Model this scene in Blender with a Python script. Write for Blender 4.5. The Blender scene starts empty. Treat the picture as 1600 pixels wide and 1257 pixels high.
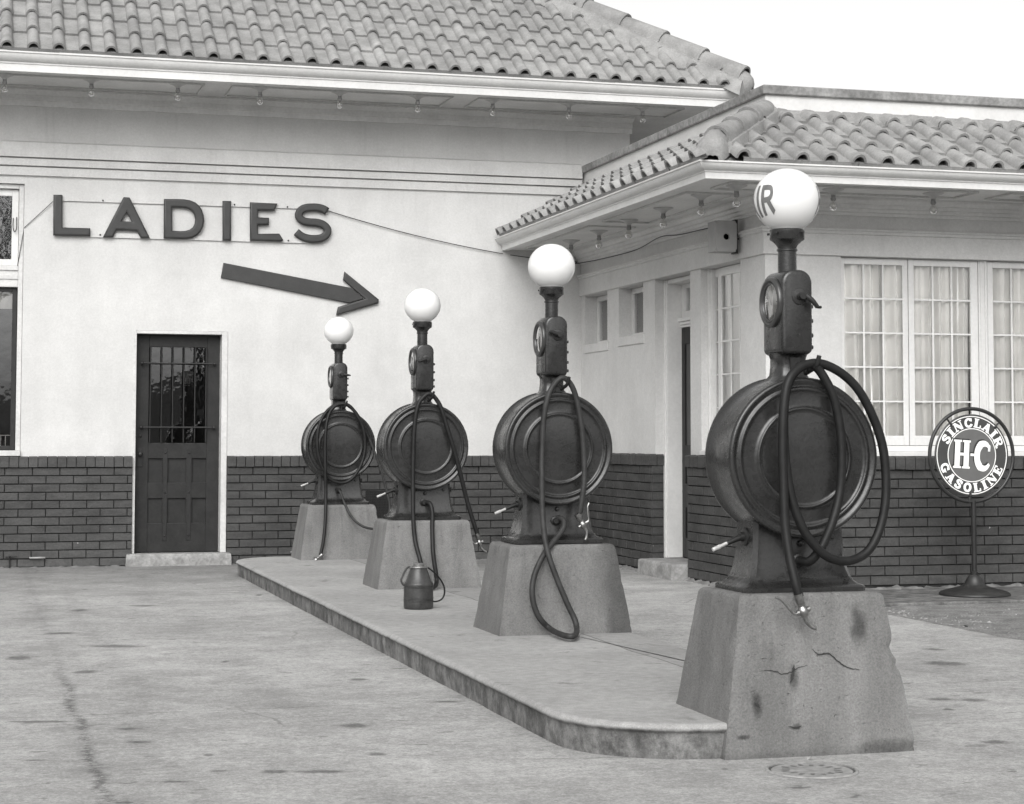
import bpy, bmesh, math, random
from mathutils import Vector, Matrix, noise
C = bpy.context.scene
COL = C.collection
R_ = math.radians

# ---------------------------------------------------------------- camera
cam_d = bpy.data.cameras.new("camera")
cam = bpy.data.objects.new("camera", cam_d); COL.objects.link(cam)
C.camera = cam
YAW, PITCH, ROLL = -0.27535, 0.05848, 0.0008
F_ = Vector((-math.sin(YAW)*math.cos(PITCH), math.cos(YAW)*math.cos(PITCH), math.sin(PITCH)))
Rt = Vector((math.cos(YAW), math.sin(YAW), 0)); Up = Rt.cross(F_)
R2 = Rt*math.cos(ROLL)+Up*math.sin(ROLL); U2 = R2.cross(F_)
M = Matrix((R2, U2, -F_)).transposed().to_4x4(); M.translation = Vector((-0.129, -17.512, 1.15))
cam.matrix_world = M
cam_d.sensor_width = 36; cam_d.lens = 2978.17/1600*36
cam_d.shift_x = -(809.77-800)/1600; cam_d.shift_y = (510.05-628.5)/1600
cam_d.clip_start = 0.1; cam_d.clip_end = 600

# ---------------------------------------------------------------- light
SUN_EL, SUN_AZ = R_(38), R_(204)      # azimuth clockwise from +Y (north)
w = bpy.data.worlds.new("World"); C.world = w; w.use_nodes = True
nt = w.node_tree; nt.nodes.clear()
sky = nt.nodes.new('ShaderNodeTexSky'); sky.sky_type = 'NISHITA'; sky.sun_disc = False
sky.sun_elevation = SUN_EL; sky.sun_rotation = SUN_AZ
sky.air_density = 2.0; sky.dust_density = 4.0; sky.ozone_density = 1.0
bw = nt.nodes.new('ShaderNodeRGBToBW')
tint = nt.nodes.new('ShaderNodeMix'); tint.data_type = 'RGBA'; tint.blend_type = 'MULTIPLY'
tint.inputs[0].default_value = 1.0; tint.inputs[7].default_value = (1.0, 0.997, 0.99, 1)
bgn = nt.nodes.new('ShaderNodeBackground'); bgn.inputs[1].default_value = 0.15
wo = nt.nodes.new('ShaderNodeOutputWorld')
nt.links.new(sky.outputs[0], bw.inputs[0]); nt.links.new(bw.outputs[0], tint.inputs[6])
nt.links.new(tint.outputs[2], bgn.inputs[0]); nt.links.new(bgn.outputs[0], wo.inputs[0])
sun_d = bpy.data.lights.new("sun", 'SUN'); sun_d.energy = 1.15; sun_d.angle = R_(50)
sun_d.color = (1, .99, .975)
sun = bpy.data.objects.new("sun", sun_d); COL.objects.link(sun)
dirv = Vector((math.sin(SUN_AZ)*math.cos(SUN_EL), math.cos(SUN_AZ)*math.cos(SUN_EL), math.sin(SUN_EL)))
sun.rotation_euler = dirv.to_track_quat('Z', 'Y').to_euler(); sun.location = (0, -10, 12)
C.view_settings.view_transform = 'Standard'; C.view_settings.look = 'None'
C.view_settings.exposure = 0.60; C.view_settings.gamma = 1.0
C.render.engine = 'CYCLES'

# ---------------------------------------------------------------- helpers
class MB:
    def __init__(s): s.v = []; s.f = []
    def add(s, vs, fs):
        o = len(s.v); s.v += [tuple(p) for p in vs]; s.f += [tuple(i+o for i in f) for f in fs]
    def box(s, x0, x1, y0, y1, z0, z1):
        s.add([(x0,y0,z0),(x1,y0,z0),(x1,y1,z0),(x0,y1,z0),(x0,y0,z1),(x1,y0,z1),(x1,y1,z1),(x0,y1,z1)],
              [(0,3,2,1),(4,5,6,7),(0,1,5,4),(1,2,6,5),(2,3,7,6),(3,0,4,7)])
    def lathe(s, prof, seg=32, org=(0,0,0), axis='z', cap=True):
        vs = []; fs = []
        n = len(prof)
        for k in range(seg):
            a = 2*math.pi*k/seg; c, q = math.cos(a), math.sin(a)
            for r, h in prof:
                if axis == 'z': p = (r*c, r*q, h)
                elif axis == 'y': p = (r*c, h, -r*q)
                else: p = (h, r*c, r*q)
                vs.append((p[0]+org[0], p[1]+org[1], p[2]+org[2]))
        for k in range(seg):
            k2 = (k+1) % seg
            for i in range(n-1):
                fs.append((k*n+i, k2*n+i, k2*n+i+1, k*n+i+1))
        if cap:
            if prof[0][0] > 1e-5: fs.append(tuple(k*n for k in reversed(range(seg))))
            if prof[-1][0] > 1e-5: fs.append(tuple(k*n+n-1 for k in range(seg)))
        s.add(vs, fs)
    def tube(s, pts, r, seg=10, smooth=6, cap=True):
        P = catmull(pts, smooth) if smooth else [Vector(p) for p in pts]
        n = len(P); rr = r if callable(r) else (lambda t: r)
        T = [(P[min(i+1,n-1)]-P[max(i-1,0)]).normalized() for i in range(n)]
        nrm = T[0].orthogonal().normalized(); vs = []; fs = []
        for i in range(n):
            nrm = (nrm - T[i]*nrm.dot(T[i]))
            nrm = nrm.normalized() if nrm.length > 1e-6 else T[i].orthogonal().normalized()
            b = T[i].cross(nrm); q = rr(i/(n-1))
            for k in range(seg):
                a = 2*math.pi*k/seg
                vs.append(P[i]+nrm*math.cos(a)*q+b*math.sin(a)*q)
        for i in range(n-1):
            for k in range(seg):
                k2 = (k+1) % seg
                fs.append((i*seg+k, i*seg+k2, (i+1)*seg+k2, (i+1)*seg+k))
        if cap: fs.append(tuple(reversed(range(seg)))); fs.append(tuple((n-1)*seg+k for k in range(seg)))
        s.add(vs, fs)
    def loft(s, rings, cap=True, closed=True):
        n = len(rings[0]); vs = [p for r in rings for p in r]; fs = []
        for i in range(len(rings)-1):
            for k in range(n if closed else n-1):
                k2 = (k+1) % n
                fs.append((i*n+k, i*n+k2, (i+1)*n+k2, (i+1)*n+k))
        if cap: fs.append(tuple(reversed(range(n)))); fs.append(tuple((len(rings)-1)*n+k for k in range(n)))
        s.add(vs, fs)
    def build(s, name, mat, parent=None, bevel=0, seg=2, ang=32, smooth=True, loc=None):
        me = bpy.data.meshes.new(name); me.from_pydata(s.v, [], s.f); me.update()
        me.materials.append(mat)
        if smooth:
            me.shade_smooth()
            try: me.set_sharp_from_angle(angle=R_(ang))
            except Exception: pass
        o = bpy.data.objects.new(name, me); COL.objects.link(o)
        if parent is not None: o.parent = parent
        if loc: o.location = loc
        if bevel:
            m = o.modifiers.new('bevel', 'BEVEL'); m.width = bevel; m.segments = seg
            m.limit_method = 'ANGLE'; m.angle_limit = R_(40); m.harden_normals = False
        return o

def catmull(pts, k):
    P = [Vector(p) for p in pts]; out = []
    for i in range(len(P)-1):
        p0 = P[i-1] if i else P[0]*2-P[1]; p1 = P[i]; p2 = P[i+1]; p3 = P[i+2] if i+2 < len(P) else P[-1]*2-P[-2]
        for j in range(k):
            t = j/k
            out.append(0.5*((2*p1)+(p2-p0)*t+(2*p0-5*p1+4*p2-p3)*t*t+(3*p1-p0-3*p2+p3)*t**3))
    out.append(P[-1]); return out

def empty(name, loc=(0,0,0), rz=0, label=None, cat=None, group=None):
    o = bpy.data.objects.new(name, None); COL.objects.link(o)
    o.location = loc; o.rotation_euler = (0,0,rz); o.empty_display_size = .2
    tag(o, label, cat, group); return o
def tag(o, label=None, cat=None, group=None, kind=None):
    if label: o['label'] = label
    if cat: o['category'] = cat
    if group: o['group'] = group
    if kind: o['kind'] = kind
    return o

def curve_mesh(name, loops, thick, bev, mat, parent, res=2):
    """solid plate with a rounded front edge; loops in (x, z), plate stands on plane y=0 towards -y"""
    cu = bpy.data.curves.new(name+'_c', 'CURVE'); cu.dimensions = '2D'; cu.fill_mode = 'BOTH'
    for lp in loops:
        sp = cu.splines.new('POLY'); sp.points.add(len(lp)-1)
        for p, (a, b) in zip(sp.points, lp): p.co = (a, b, 0, 1)
        sp.use_cyclic_u = True
    cu.extrude = thick/2-bev; cu.bevel_depth = bev; cu.bevel_resolution = res; cu.offset = -bev
    tmp = bpy.data.objects.new(name, cu); COL.objects.link(tmp)
    dg = bpy.context.evaluated_depsgraph_get(); dg.update()
    me = bpy.data.meshes.new_from_object(tmp.evaluated_get(dg))
    bpy.data.objects.remove(tmp); bpy.data.curves.remove(cu)
    me.name = name
    for v in me.vertices: v.co = Vector((v.co.x, -v.co.z-thick/2, v.co.y))
    me.materials.clear(); me.materials.append(mat); me.shade_smooth()
    me.set_sharp_from_angle(angle=R_(35))
    o = bpy.data.objects.new(name, me); COL.objects.link(o); o.parent = parent
    return o

# ---------------------------------------------------------------- materials
def warm(v): return (v*1.006, v, v*.985, 1)
def new_mat(name):
    m = bpy.data.materials.new(name); m.use_nodes = True; nt = m.node_tree; nt.nodes.clear()
    out = nt.nodes.new('ShaderNodeOutputMaterial'); b = nt.nodes.new('ShaderNodeBsdfPrincipled')
    nt.links.new(b.outputs[0], out.inputs[0]); return m, nt, b, out
class G:
    """tiny node-graph helper working on float sockets"""
    def __init__(s, nt): s.nt = nt; g = nt.nodes.new('ShaderNodeNewGeometry'); s.pos = g.outputs['Position']
    def m(s, op, a, b=0.0, c=None, clamp=False):
        n = s.nt.nodes.new('ShaderNodeMath'); n.operation = op; n.use_clamp = clamp
        for i, x in enumerate((a, b, c)):
            if x is None: continue
            if isinstance(x, (int, float)): n.inputs[i].default_value = x
            else: s.nt.links.new(x, n.inputs[i])
        return n.outputs[0]
    def scaled(s, sc=(1,1,1), off=(0,0,0)):
        n = s.nt.nodes.new('ShaderNodeMapping'); n.inputs['Scale'].default_value = sc; n.inputs['Location'].default_value = off
        s.nt.links.new(s.pos, n.inputs['Vector']); return n.outputs[0]
    def noise(s, scale, detail=4, rough=.55, vec=None, dist=0):
        n = s.nt.nodes.new('ShaderNodeTexNoise'); n.inputs['Scale'].default_value = scale
        n.inputs['Detail'].default_value = detail; n.inputs['Roughness'].default_value = rough; n.inputs['Distortion'].default_value = dist
        s.nt.links.new(vec or s.pos, n.inputs['Vector']); return n.outputs[0]
    def ramp(s, x, a, b, lo=0., hi=1.):
        n = s.nt.nodes.new('ShaderNodeMapRange'); n.inputs[1].default_value = a; n.inputs[2].default_value = b
        n.inputs[3].default_value = lo; n.inputs[4].default_value = hi; n.interpolation_type = 'SMOOTHSTEP'
        s.nt.links.new(x, n.inputs[0]); return n.outputs[0]
    def xyz(s):
        n = s.nt.nodes.new('ShaderNodeSeparateXYZ'); s.nt.links.new(s.pos, n.inputs[0]); return n.outputs
    def colour(s, f):
        n = s.nt.nodes.new('ShaderNodeCombineColor')
        s.nt.links.new(s.m('MULTIPLY', f, 1.006), n.inputs[0]); s.nt.links.new(f, n.inputs[1]); s.nt.links.new(s.m('MULTIPLY', f, .985), n.inputs[2])
        return n.outputs[0]
    def bump(s, h, strength, dist, b, prev=None):
        n = s.nt.nodes.new('ShaderNodeBump'); n.inputs['Strength'].default_value = strength; n.inputs['Distance'].default_value = dist
        s.nt.links.new(h, n.inputs['Height'])
        if prev: s.nt.links.new(prev, n.inputs['Normal'])
        s.nt.links.new(n.outputs[0], b.inputs['Normal']); return n.outputs[0]

def simple(name, v, rough=.6, var=.12, sc=4., bump=.0, bsc=120., bdist=.003, metal=0., spec=.5, var2=.0, sc2=40, coat=0.):
    m, nt, b, o = new_mat(name); g = G(nt)
    f = g.ramp(g.noise(sc, 5), .25, .75, v*(1-var), v*(1+var))
    if var2:
        f = g.m('MULTIPLY', f, g.ramp(g.noise(sc2, 3), .25, .75, 1-var2, 1+var2))
    nt.links.new(g.colour(f), b.inputs['Base Color'])
    b.inputs['Roughness'].default_value = rough; b.inputs['Metallic'].default_value = metal
    b.inputs['Specular IOR Level'].default_value = spec
    if coat: b.inputs['Coat Weight'].default_value = coat; b.inputs['Coat Roughness'].default_value = .15
    if bump: g.bump(g.noise(bsc, 4, .6), bump, bdist, b)
    return m

def ellipse_mask(g, cx, cz, rx, rz, soft=.5, ax='x', wob=.25):
    s = g.xyz(); a = s[0] if ax == 'x' else s[1]
    dx = g.m('DIVIDE', g.m('SUBTRACT', a, cx), rx); dz = g.m('DIVIDE', g.m('SUBTRACT', s[2] if ax in 'xy' else s[1], cz), rz)
    d = g.m('SQRT', g.m('ADD', g.m('MULTIPLY', dx, dx), g.m('MULTIPLY', dz, dz)))
    d = g.m('ADD', d, g.m('MULTIPLY', g.m('SUBTRACT', g.noise(25, 4), .5), wob*3))
    return g.ramp(d, 1-soft, 1+soft*.4, 1, 0)

# stucco
def stucco():
    m, nt, b, o = new_mat('stucco'); g = G(nt)
    f = g.ramp(g.noise(1.1, 6, .6), .2, .8, .50, .60)
    streak = g.noise(1, 4, .6, vec=g.scaled((3.5, 3.5, .6)))
    f = g.m('MULTIPLY', f, g.ramp(streak, .25, .8, .95, 1.02))
    f = g.m('MULTIPLY', f, g.ramp(g.noise(48, 3, .7), .25, .75, .955, 1.04))
    f = g.m('MULTIPLY', f, g.ramp(g.noise(150, 3), .25, .75, .94, 1.05))
    f = g.m('MULTIPLY', f, g.ramp(g.noise(6, 7, .75), .3, .7, .955, 1.03))
    drip = g.m('MULTIPLY', g.ramp(g.noise(1, 4, .6, vec=g.scaled((14, 14, .9))), .56, .70, 0, 1), g.ramp(g.xyz()[2], 3.0, 3.49, 0, 1))
    f = g.m('MULTIPLY', f, g.m('SUBTRACT', 1, g.m('MULTIPLY', drip, .07)))
    z = g.xyz()[2]
    frieze_tone = g.m('MULTIPLY', g.ramp(z, 3.72, 3.83, 0, 1), g.ramp(g.noise(2.2, 6, .65), .2, .75, .5, 1))  # wall is patchily darker above the string course
    f = g.m('MULTIPLY', f, g.m('SUBTRACT', 1, g.m('MULTIPLY', frieze_tone, .05)))
    nt.links.new(g.colour(f), b.inputs['Base Color']); b.inputs['Roughness'].default_value = .9
    b.inputs['Specular IOR Level'].default_value = .2
    h = g.m('ADD', g.noise(90, 5, .65), g.m('MULTIPLY', g.noise(9, 3), 1.2))
    g.bump(h, .35, .006, b); return m

STAINS = [(1.338, -9.926, 0.064, 0.068), (0.874, -10.883, 0.051, 0.038), (0.539, -4.412, 0.062, 0.097), (0.978, -4.18, 0.118, 0.076), (0.094, -7.13, 0.084, 0.12), (0.4, -7.838, 0.073, 0.079), (1.11, -7.588, 0.024, 0.057), (0.691, -10.473, 0.021, 0.028), (1.866, -3.484, 0.029, 0.086), (0.458, -9.761, 0.055, 0.034), (0.515, -10.986, 0.058, 0.018), (1.287, -10.624, 0.037, 0.042), (1.86, -9.35, 0.07, 0.036), (4.643, -8.646, 0.133, 0.114), (4.902, -8.043, 0.069, 0.065), (4.103, -9.906, 0.066, 0.064), (3.974, -9.849, 0.077, 0.053), (3.852, -10.144, 0.029, 0.039), (3.597, -10.976, 0.065, 0.047), (0.615, -6.701, 0.19, 0.083), (0.123, -9.473, 0.14, 0.036), (1.023, -10.924, 0.109, 0.032), (0.684, -10.817, 0.04, 0.019), (0.468, -10.109, 0.054, 0.031), (1.631, -8.486, 0.05, 0.048), (0.354, -5.915, 0.102, 0.076)]
def forecourt():
    m, nt, b, o = new_mat('concrete_paving'); g = G(nt); s = g.xyz()
    f = g.ramp(g.noise(.55, 5, .6), .25, .75, .295, .40)
    f = g.m('MULTIPLY', f, g.ramp(g.noise(2.4, 9, .85, dist=.2), .36, .66, .78, 1.14))
    f = g.m('MULTIPLY', f, g.ramp(g.noise(30, 7, .95), .36, .64, .70, 1.24))
    f = g.m('MULTIPLY', f, g.ramp(g.noise(95, 3, .7), .25, .75, .80, 1.17))
    f = g.m('MULTIPLY', f, g.ramp(g.noise(1, 6, .7, vec=g.scaled((3, 9, 1))), .35, .7, .94, 1.05))
    # oil drips and dark blotches
    spots = g.m('MULTIPLY', g.ramp(g.noise(5.5, 5, .62), .60, .72, 0, 1), g.ramp(g.noise(1.1, 3), .42, .62, 0, 1))
    f = g.m('MULTIPLY', f, g.m('SUBTRACT', 1, g.m('MULTIPLY', spots, .42)))
    small = g.m('MULTIPLY', g.ramp(g.noise(1, 3, .55, vec=g.scaled((7, 15, 1))), .645, .675, 0, 1), g.ramp(g.noise(.9, 3), .40, .60, .2, 1))
    pale = g.ramp(g.noise(1, 4, .6, vec=g.scaled((5, 12, 1), (3, 7, 0))), .66, .72, 0, 1)
    f = g.m('MULTIPLY', f, g.m('ADD', 1, g.m('MULTIPLY', pale, .16)))
    f = g.m('MULTIPLY', f, g.m('SUBTRACT', 1, g.m('MULTIPLY', small, .5)))
    # paving grows darker towards the main wall, with a noisy edge
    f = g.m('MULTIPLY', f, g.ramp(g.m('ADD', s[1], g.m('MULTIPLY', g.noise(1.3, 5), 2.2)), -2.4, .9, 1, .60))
    # tyre tracks: wandering dirty bands
    for x0, wdt, dk, seed in ((-.25, .10, .20, 5), (1.15, .10, .14, 9), (.55, .06, .16, 14)):
        wob = g.m('MULTIPLY', g.m('SUBTRACT', g.noise(.45, 3, vec=g.scaled((0, 1, 0), (seed, seed, 0))), .5), .9)
        d = g.m('ABSOLUTE', g.m('SUBTRACT', s[0], g.m('ADD', wob, x0)))
        band = g.m('MULTIPLY', g.ramp(d, 0, wdt*1.6, 1, 0), g.ramp(g.noise(9, 6, .75), .35, .65, .1, 1))
        f = g.m('MULTIPLY', f, g.m('SUBTRACT', 1, g.m('MULTIPLY', band, dk)))
    grit = g.ramp(g.noise(42, 2, .6), .70, .74, 0, 1)
    f = g.m('MULTIPLY', f, g.m('SUBTRACT', 1, g.m('MULTIPLY', grit, .45)))
    chipw = g.ramp(g.noise(37, 2, .6, vec=g.scaled((1, 1, 1), (5, 9, 2))), .735, .76, 0, 1)
    f = g.m('MULTIPLY', f, g.m('ADD', 1, g.m('MULTIPLY', chipw, .45)))
    # individual oil stains and scuffs: (x, y, half length, half depth)
    wn = g.m('MULTIPLY', g.m('SUBTRACT', g.noise(11, 5, .75), .5), 1.9); acc = None
    ca, sa = math.cos(YAW), math.sin(YAW)
    for cx, cy, rx, ry in STAINS:
        ax_ = g.m('SUBTRACT', s[0], cx); ay_ = g.m('SUBTRACT', s[1], cy)
        u = g.m('DIVIDE', g.m('ADD', g.m('MULTIPLY', ax_, ca), g.m('MULTIPLY', ay_, sa)), rx)
        v = g.m('DIVIDE', g.m('SUBTRACT', g.m('MULTIPLY', ay_, ca), g.m('MULTIPLY', ax_, sa)), ry)
        dd = g.m('ADD', g.m('SQRT', g.m('ADD', g.m('MULTIPLY', u, u), g.m('MULTIPLY', v, v))), wn)
        mk = g.ramp(dd, .35, 1.25, 1, 0); acc = mk if acc is None else g.m('MAXIMUM', acc, mk)
    f = g.m('MULTIPLY', f, g.m('SUBTRACT', 1, g.m('MULTIPLY', acc, .58)))
    # rough filled seam running along the drive
    wob = g.m('MULTIPLY', g.m('SUBTRACT', g.noise(1.6, 5, .7, vec=g.scaled((0, 1, 0))), .5), .16)
    d = g.m('ABSOLUTE', g.m('SUBTRACT', s[0], g.m('ADD', wob, .28)))
    edge_n = g.m('MULTIPLY', g.noise(28, 5, .8), .07)
    seam = g.m('MULTIPLY', g.ramp(g.m('ADD', d, edge_n), .034, .078, 1, 0), g.ramp(g.noise(16, 6, .85), .42, .56, .10, 1))
    seam = g.m('MULTIPLY', seam, g.ramp(s[1], -7.6, -8.4, .25, 1))
    f = g.m('MULTIPLY', f, g.m('SUBTRACT', 1, g.m('MULTIPLY', seam, .62)))
    halo = g.m('MULTIPLY', g.ramp(d, 0, .22, 1, 0), g.ramp(g.noise(4, 5, .7), .4, .65, .1, 1))
    f = g.m('MULTIPLY', f, g.m('SUBTRACT', 1, g.m('MULTIPLY', halo, .18)))
    # slab joints
    hgt = g.noise(120, 4, .65)
    for y0, wd, dk in ((-9.34, .007, .5), (-4.9, .006, .3), (-13.8, .007, .4)):
        yy = g.m('ADD', s[1], g.m('MULTIPLY', g.m('SUBTRACT', g.noise(2.5, 5), .5), .05))
        line = g.m('MULTIPLY', g.ramp(g.m('ABSOLUTE', g.m('SUBTRACT', yy, y0)), wd*.4, wd, 1, 0), g.ramp(g.noise(3.1, 4), .35, .6, .25, 1))
        f = g.m('MULTIPLY', f, g.m('SUBTRACT', 1, g.m('MULTIPLY', line, dk)))
    # pale scrape lines
    for y0 in (-8.15, -6.3, -3.1):
        yy = g.m('ADD', s[1], g.m('MULTIPLY', g.m('SUBTRACT', g.noise(.9, 4), .5), .35))
        line = g.m('MULTIPLY', g.ramp(g.m('ABSOLUTE', g.m('SUBTRACT', yy, y0)), .01, .03, 1, 0), g.ramp(g.noise(2.1, 5), .45, .65, 0, 1))
        f = g.m('MULTIPLY', f, g.m('ADD', 1, g.m('MULTIPLY', line, .22)))
    # hairline cracks
    vn = nt.nodes.new('ShaderNodeTexVoronoi'); vn.feature = 'DISTANCE_TO_EDGE'; vn.inputs['Scale'].default_value = .55
    mp = nt.nodes.new('ShaderNodeMix'); mp.data_type = 'RGBA'; mp.inputs[0].default_value = .12
    nn = nt.nodes.new('ShaderNodeTexNoise'); nn.inputs['Scale'].default_value = 4; nn.inputs['Detail'].default_value = 6
    nt.links.new(g.pos, nn.inputs['Vector']); nt.links.new(g.pos, mp.inputs[6]); nt.links.new(nn.outputs['Color'], mp.inputs[7])
    nt.links.new(mp.outputs[2], vn.inputs['Vector'])
    crack = g.m('MULTIPLY', g.ramp(vn.outputs[0], .0015, .006, 1, 0), g.ramp(g.noise(.8, 3), .55, .65, 0, 1))
    f = g.m('MULTIPLY', f, g.m('SUBTRACT', 1, g.m('MULTIPLY', crack, .3)))
    nt.links.new(g.colour(f), b.inputs['Base Color']); b.inputs['Roughness'].default_value = .8
    b.inputs['Specular IOR Level'].default_value = .3
    g.bump(g.m('ADD', hgt, g.m('MULTIPLY', g.noise(7, 5, .6), 1.5)), .35, .006, b); return m

def island_mat():
    m, nt, b, o = new_mat('island_concrete'); g = G(nt); s = g.xyz()
    f = g.ramp(g.noise(1.4, 6, .62), .25, .75, .26, .335)
    f = g.m('MULTIPLY', f, g.ramp(g.noise(22, 5, .65), .3, .7, .88, 1.1))
    f = g.m('MULTIPLY', f, g.ramp(g.noise(180, 2, .6), .25, .75, .86, 1.13))
    spots = g.m('MULTIPLY', g.ramp(g.noise(6, 5, .62), .60, .70, 0, 1), g.ramp(g.noise(1.5, 3), .42, .58, 0, 1))
    f = g.m('MULTIPLY', f, g.m('SUBTRACT', 1, g.m('MULTIPLY', spots, .4)))
    # kerb face is darker than the top, with vertical runs and tyre scuffs
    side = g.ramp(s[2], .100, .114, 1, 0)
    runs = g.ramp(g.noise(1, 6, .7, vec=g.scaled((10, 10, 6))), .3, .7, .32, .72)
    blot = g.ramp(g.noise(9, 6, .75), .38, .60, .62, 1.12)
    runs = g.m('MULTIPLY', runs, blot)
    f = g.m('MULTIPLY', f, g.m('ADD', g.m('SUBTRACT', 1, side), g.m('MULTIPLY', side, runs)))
    xx = g.m('ADD', s[0], g.m('MULTIPLY', g.m('SUBTRACT', g.noise(1.2, 6), .5), .10))
    line = g.ramp(g.m('ABSOLUTE', g.m('SUBTRACT', xx, 2.91)), .002, .007, 1, 0)
    f = g.m('MULTIPLY', f, g.ramp(xx, 2.90, 2.92, 1, .88))
    f = g.m('MULTIPLY', f, g.m('SUBTRACT', 1, g.m('MULTIPLY', line, .55)))
    nt.links.new(g.colour(f), b.inputs['Base Color']); b.inputs['Roughness'].default_value = .85
    b.inputs['Specular IOR Level'].default_value = .25
    g.bump(g.m('ADD', g.noise(110, 4, .65), g.m('MULTIPLY', g.noise(11, 5, .6), 1.5)), .4, .006, b); return m

def plinth_mat():
    m, nt, b, o = new_mat('plinth_concrete'); g = G(nt); s = g.xyz()
    f = g.ramp(g.noise(2.2, 6, .6), .25, .75, .15, .20)
    f = g.m('MULTIPLY', f, g.ramp(g.noise(1, 5, .65, vec=g.scaled((9, 9, 1.2))), .3, .75, .82, 1.1))
    f = g.m('MULTIPLY', f, g.ramp(g.noise(130, 4, .8), .28, .72, .78, 1.22))
    run = g.m('MULTIPLY', g.ramp(g.noise(1, 5, .7, vec=g.scaled((17, 17, 1.1))), .54, .70, 0, 1), g.ramp(s[2], .15, .55, .25, 1))
    f = g.m('MULTIPLY', f, g.m('SUBTRACT', 1, g.m('MULTIPLY', run, .22)))
    for cx, cz, rx, rz, dk in ((3.015, .46, .035, .085, .62), (2.741, .275, .022, .05, .55), (2.592, .185, .020, .05, .55), (2.745, .105, .018, .014, .5), (2.53, .076, .03, .010, .6),(3.11,.02,.14,.03,.45)):
        mk = ellipse_mask(g, cx, cz, rx, rz, .75, 'x', .35)
        mk = g.m('MULTIPLY', mk, g.ramp(s[1], -10.72, -10.9, 0, 1))
        f = g.m('MULTIPLY', f, g.m('SUBTRACT', 1, g.m('MULTIPLY', mk, dk)))
    # oily dark run on the right of the second plinth
    mk = g.m('MULTIPLY', g.ramp(g.m('ADD', s[0], g.m('MULTIPLY', g.noise(7, 5), .12)), 3.06, 3.16, 0, 1), g.m('MULTIPLY', g.ramp(s[1], -7.3, -7.4, 0, 1), g.ramp(s[1], -8.2, -8.1, 0, 1)))
    f = g.m('MULTIPLY', f, g.m('SUBTRACT', 1, g.m('MULTIPLY', mk, .5)))
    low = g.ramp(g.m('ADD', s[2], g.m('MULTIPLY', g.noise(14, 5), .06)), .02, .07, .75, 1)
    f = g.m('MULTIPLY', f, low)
    nt.links.new(g.colour(f), b.inputs['Base Color']); b.inputs['Roughness'].default_value = .9
    b.inputs['Specular IOR Level'].default_value = .2
    h = g.m('ADD', g.noise(160, 4, .75), g.m('MULTIPLY', g.noise(26, 5, .7), 1.4))
    pits = g.ramp(g.noise(45, 2, .5), .68, .74, 0, -1.6)
    g.bump(g.m('ADD', h, pits), .7, .007, b); return m

def brick_mat():
    m, nt, b, o = new_mat('painted_brick'); g = G(nt)
    f = g.ramp(g.noise(3, 5), .25, .75, .042, .057)
    f = g.m('MULTIPLY', f, g.ramp(g.noise(1, 2, .5, vec=g.scaled((4.2, 4.2, 13.5))), .3, .7, .82, 1.16))
    f = g.m('MULTIPLY', f, g.ramp(g.noise(70, 3), .25, .75, .85, 1.15))
    f = g.m('ADD', f, g.m('MULTIPLY', g.ramp(g.xyz()[2], .02, .22, .022, 0), g.ramp(g.noise(14, 5, .7), .35, .65, .2, 1)))
    spk = g.ramp(g.noise(16, 4, .5), .755, .77, 0, 1)
    f = g.m('ADD', f, g.m('MULTIPLY', spk, .25))
    nt.links.new(g.colour(f), b.inputs['Base Color']); b.inputs['Roughness'].default_value = .6
    b.inputs['Specular IOR Level'].default_value = .35
    g.bump(g.m('ADD', g.noise(80, 4, .7), g.m('MULTIPLY', g.noise(18, 3), 1.5)), .5, .006, b); return m

def tile_mat():
    m, nt, b, o = new_mat('clay_tile'); g = G(nt)
    f = g.ramp(g.noise(5.5, 5, .6), .25, .75, .20, .30)
    f = g.m('MULTIPLY', f, g.m('MULTIPLY', g.ramp(g.noise(.8, 4), .25, .75, .9, 1.08), g.ramp(g.noise(3.1, 1, .5), .35, .65, .93, 1.06)))
    f = g.m('MULTIPLY', f, g.ramp(g.noise(60, 4, .7), .25, .75, .86, 1.12))
    lich = g.ramp(g.noise(24, 5, .7), .66, .74, 0, 1)
    f = g.m('MULTIPLY', f, g.m('SUBTRACT', 1, g.m('MULTIPLY', lich, .25)))
    nt.links.new(g.colour(f), b.inputs['Base Color']); b.inputs['Roughness'].default_value = .8
    b.inputs['Specular IOR Level'].default_value = .25
    g.bump(g.noise(90, 4, .7), .35, .004, b); return m

def pump_mat():
    m, nt, b, o = new_mat('pump_paint'); g = G(nt)
    f = g.ramp(g.noise(6, 6, .6), .25, .75, .013, .024)
    f = g.m('MULTIPLY', f, g.ramp(g.noise(90, 4, .7), .25, .75, .82, 1.2))
    wear = g.ramp(g.noise(38, 6, .75), .67, .72, 0, 1)
    f = g.m('ADD', f, g.m('MULTIPLY', wear, .07))
    nt.links.new(g.colour(f), b.inputs['Base Color'])
    r = g.ramp(g.noise(30, 4), .3, .7, .20, .36); nt.links.new(r, b.inputs['Roughness'])
    b.inputs['Specular IOR Level'].default_value = .38; b.inputs['Coat Weight'].default_value = .30; b.inputs['Coat Roughness'].default_value = .12
    h = g.m('ADD', g.noise(55, 5, .65), g.m('MULTIPLY', g.noise(8, 3), 1.3))
    g.bump(h, .30, .004, b); return m

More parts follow.
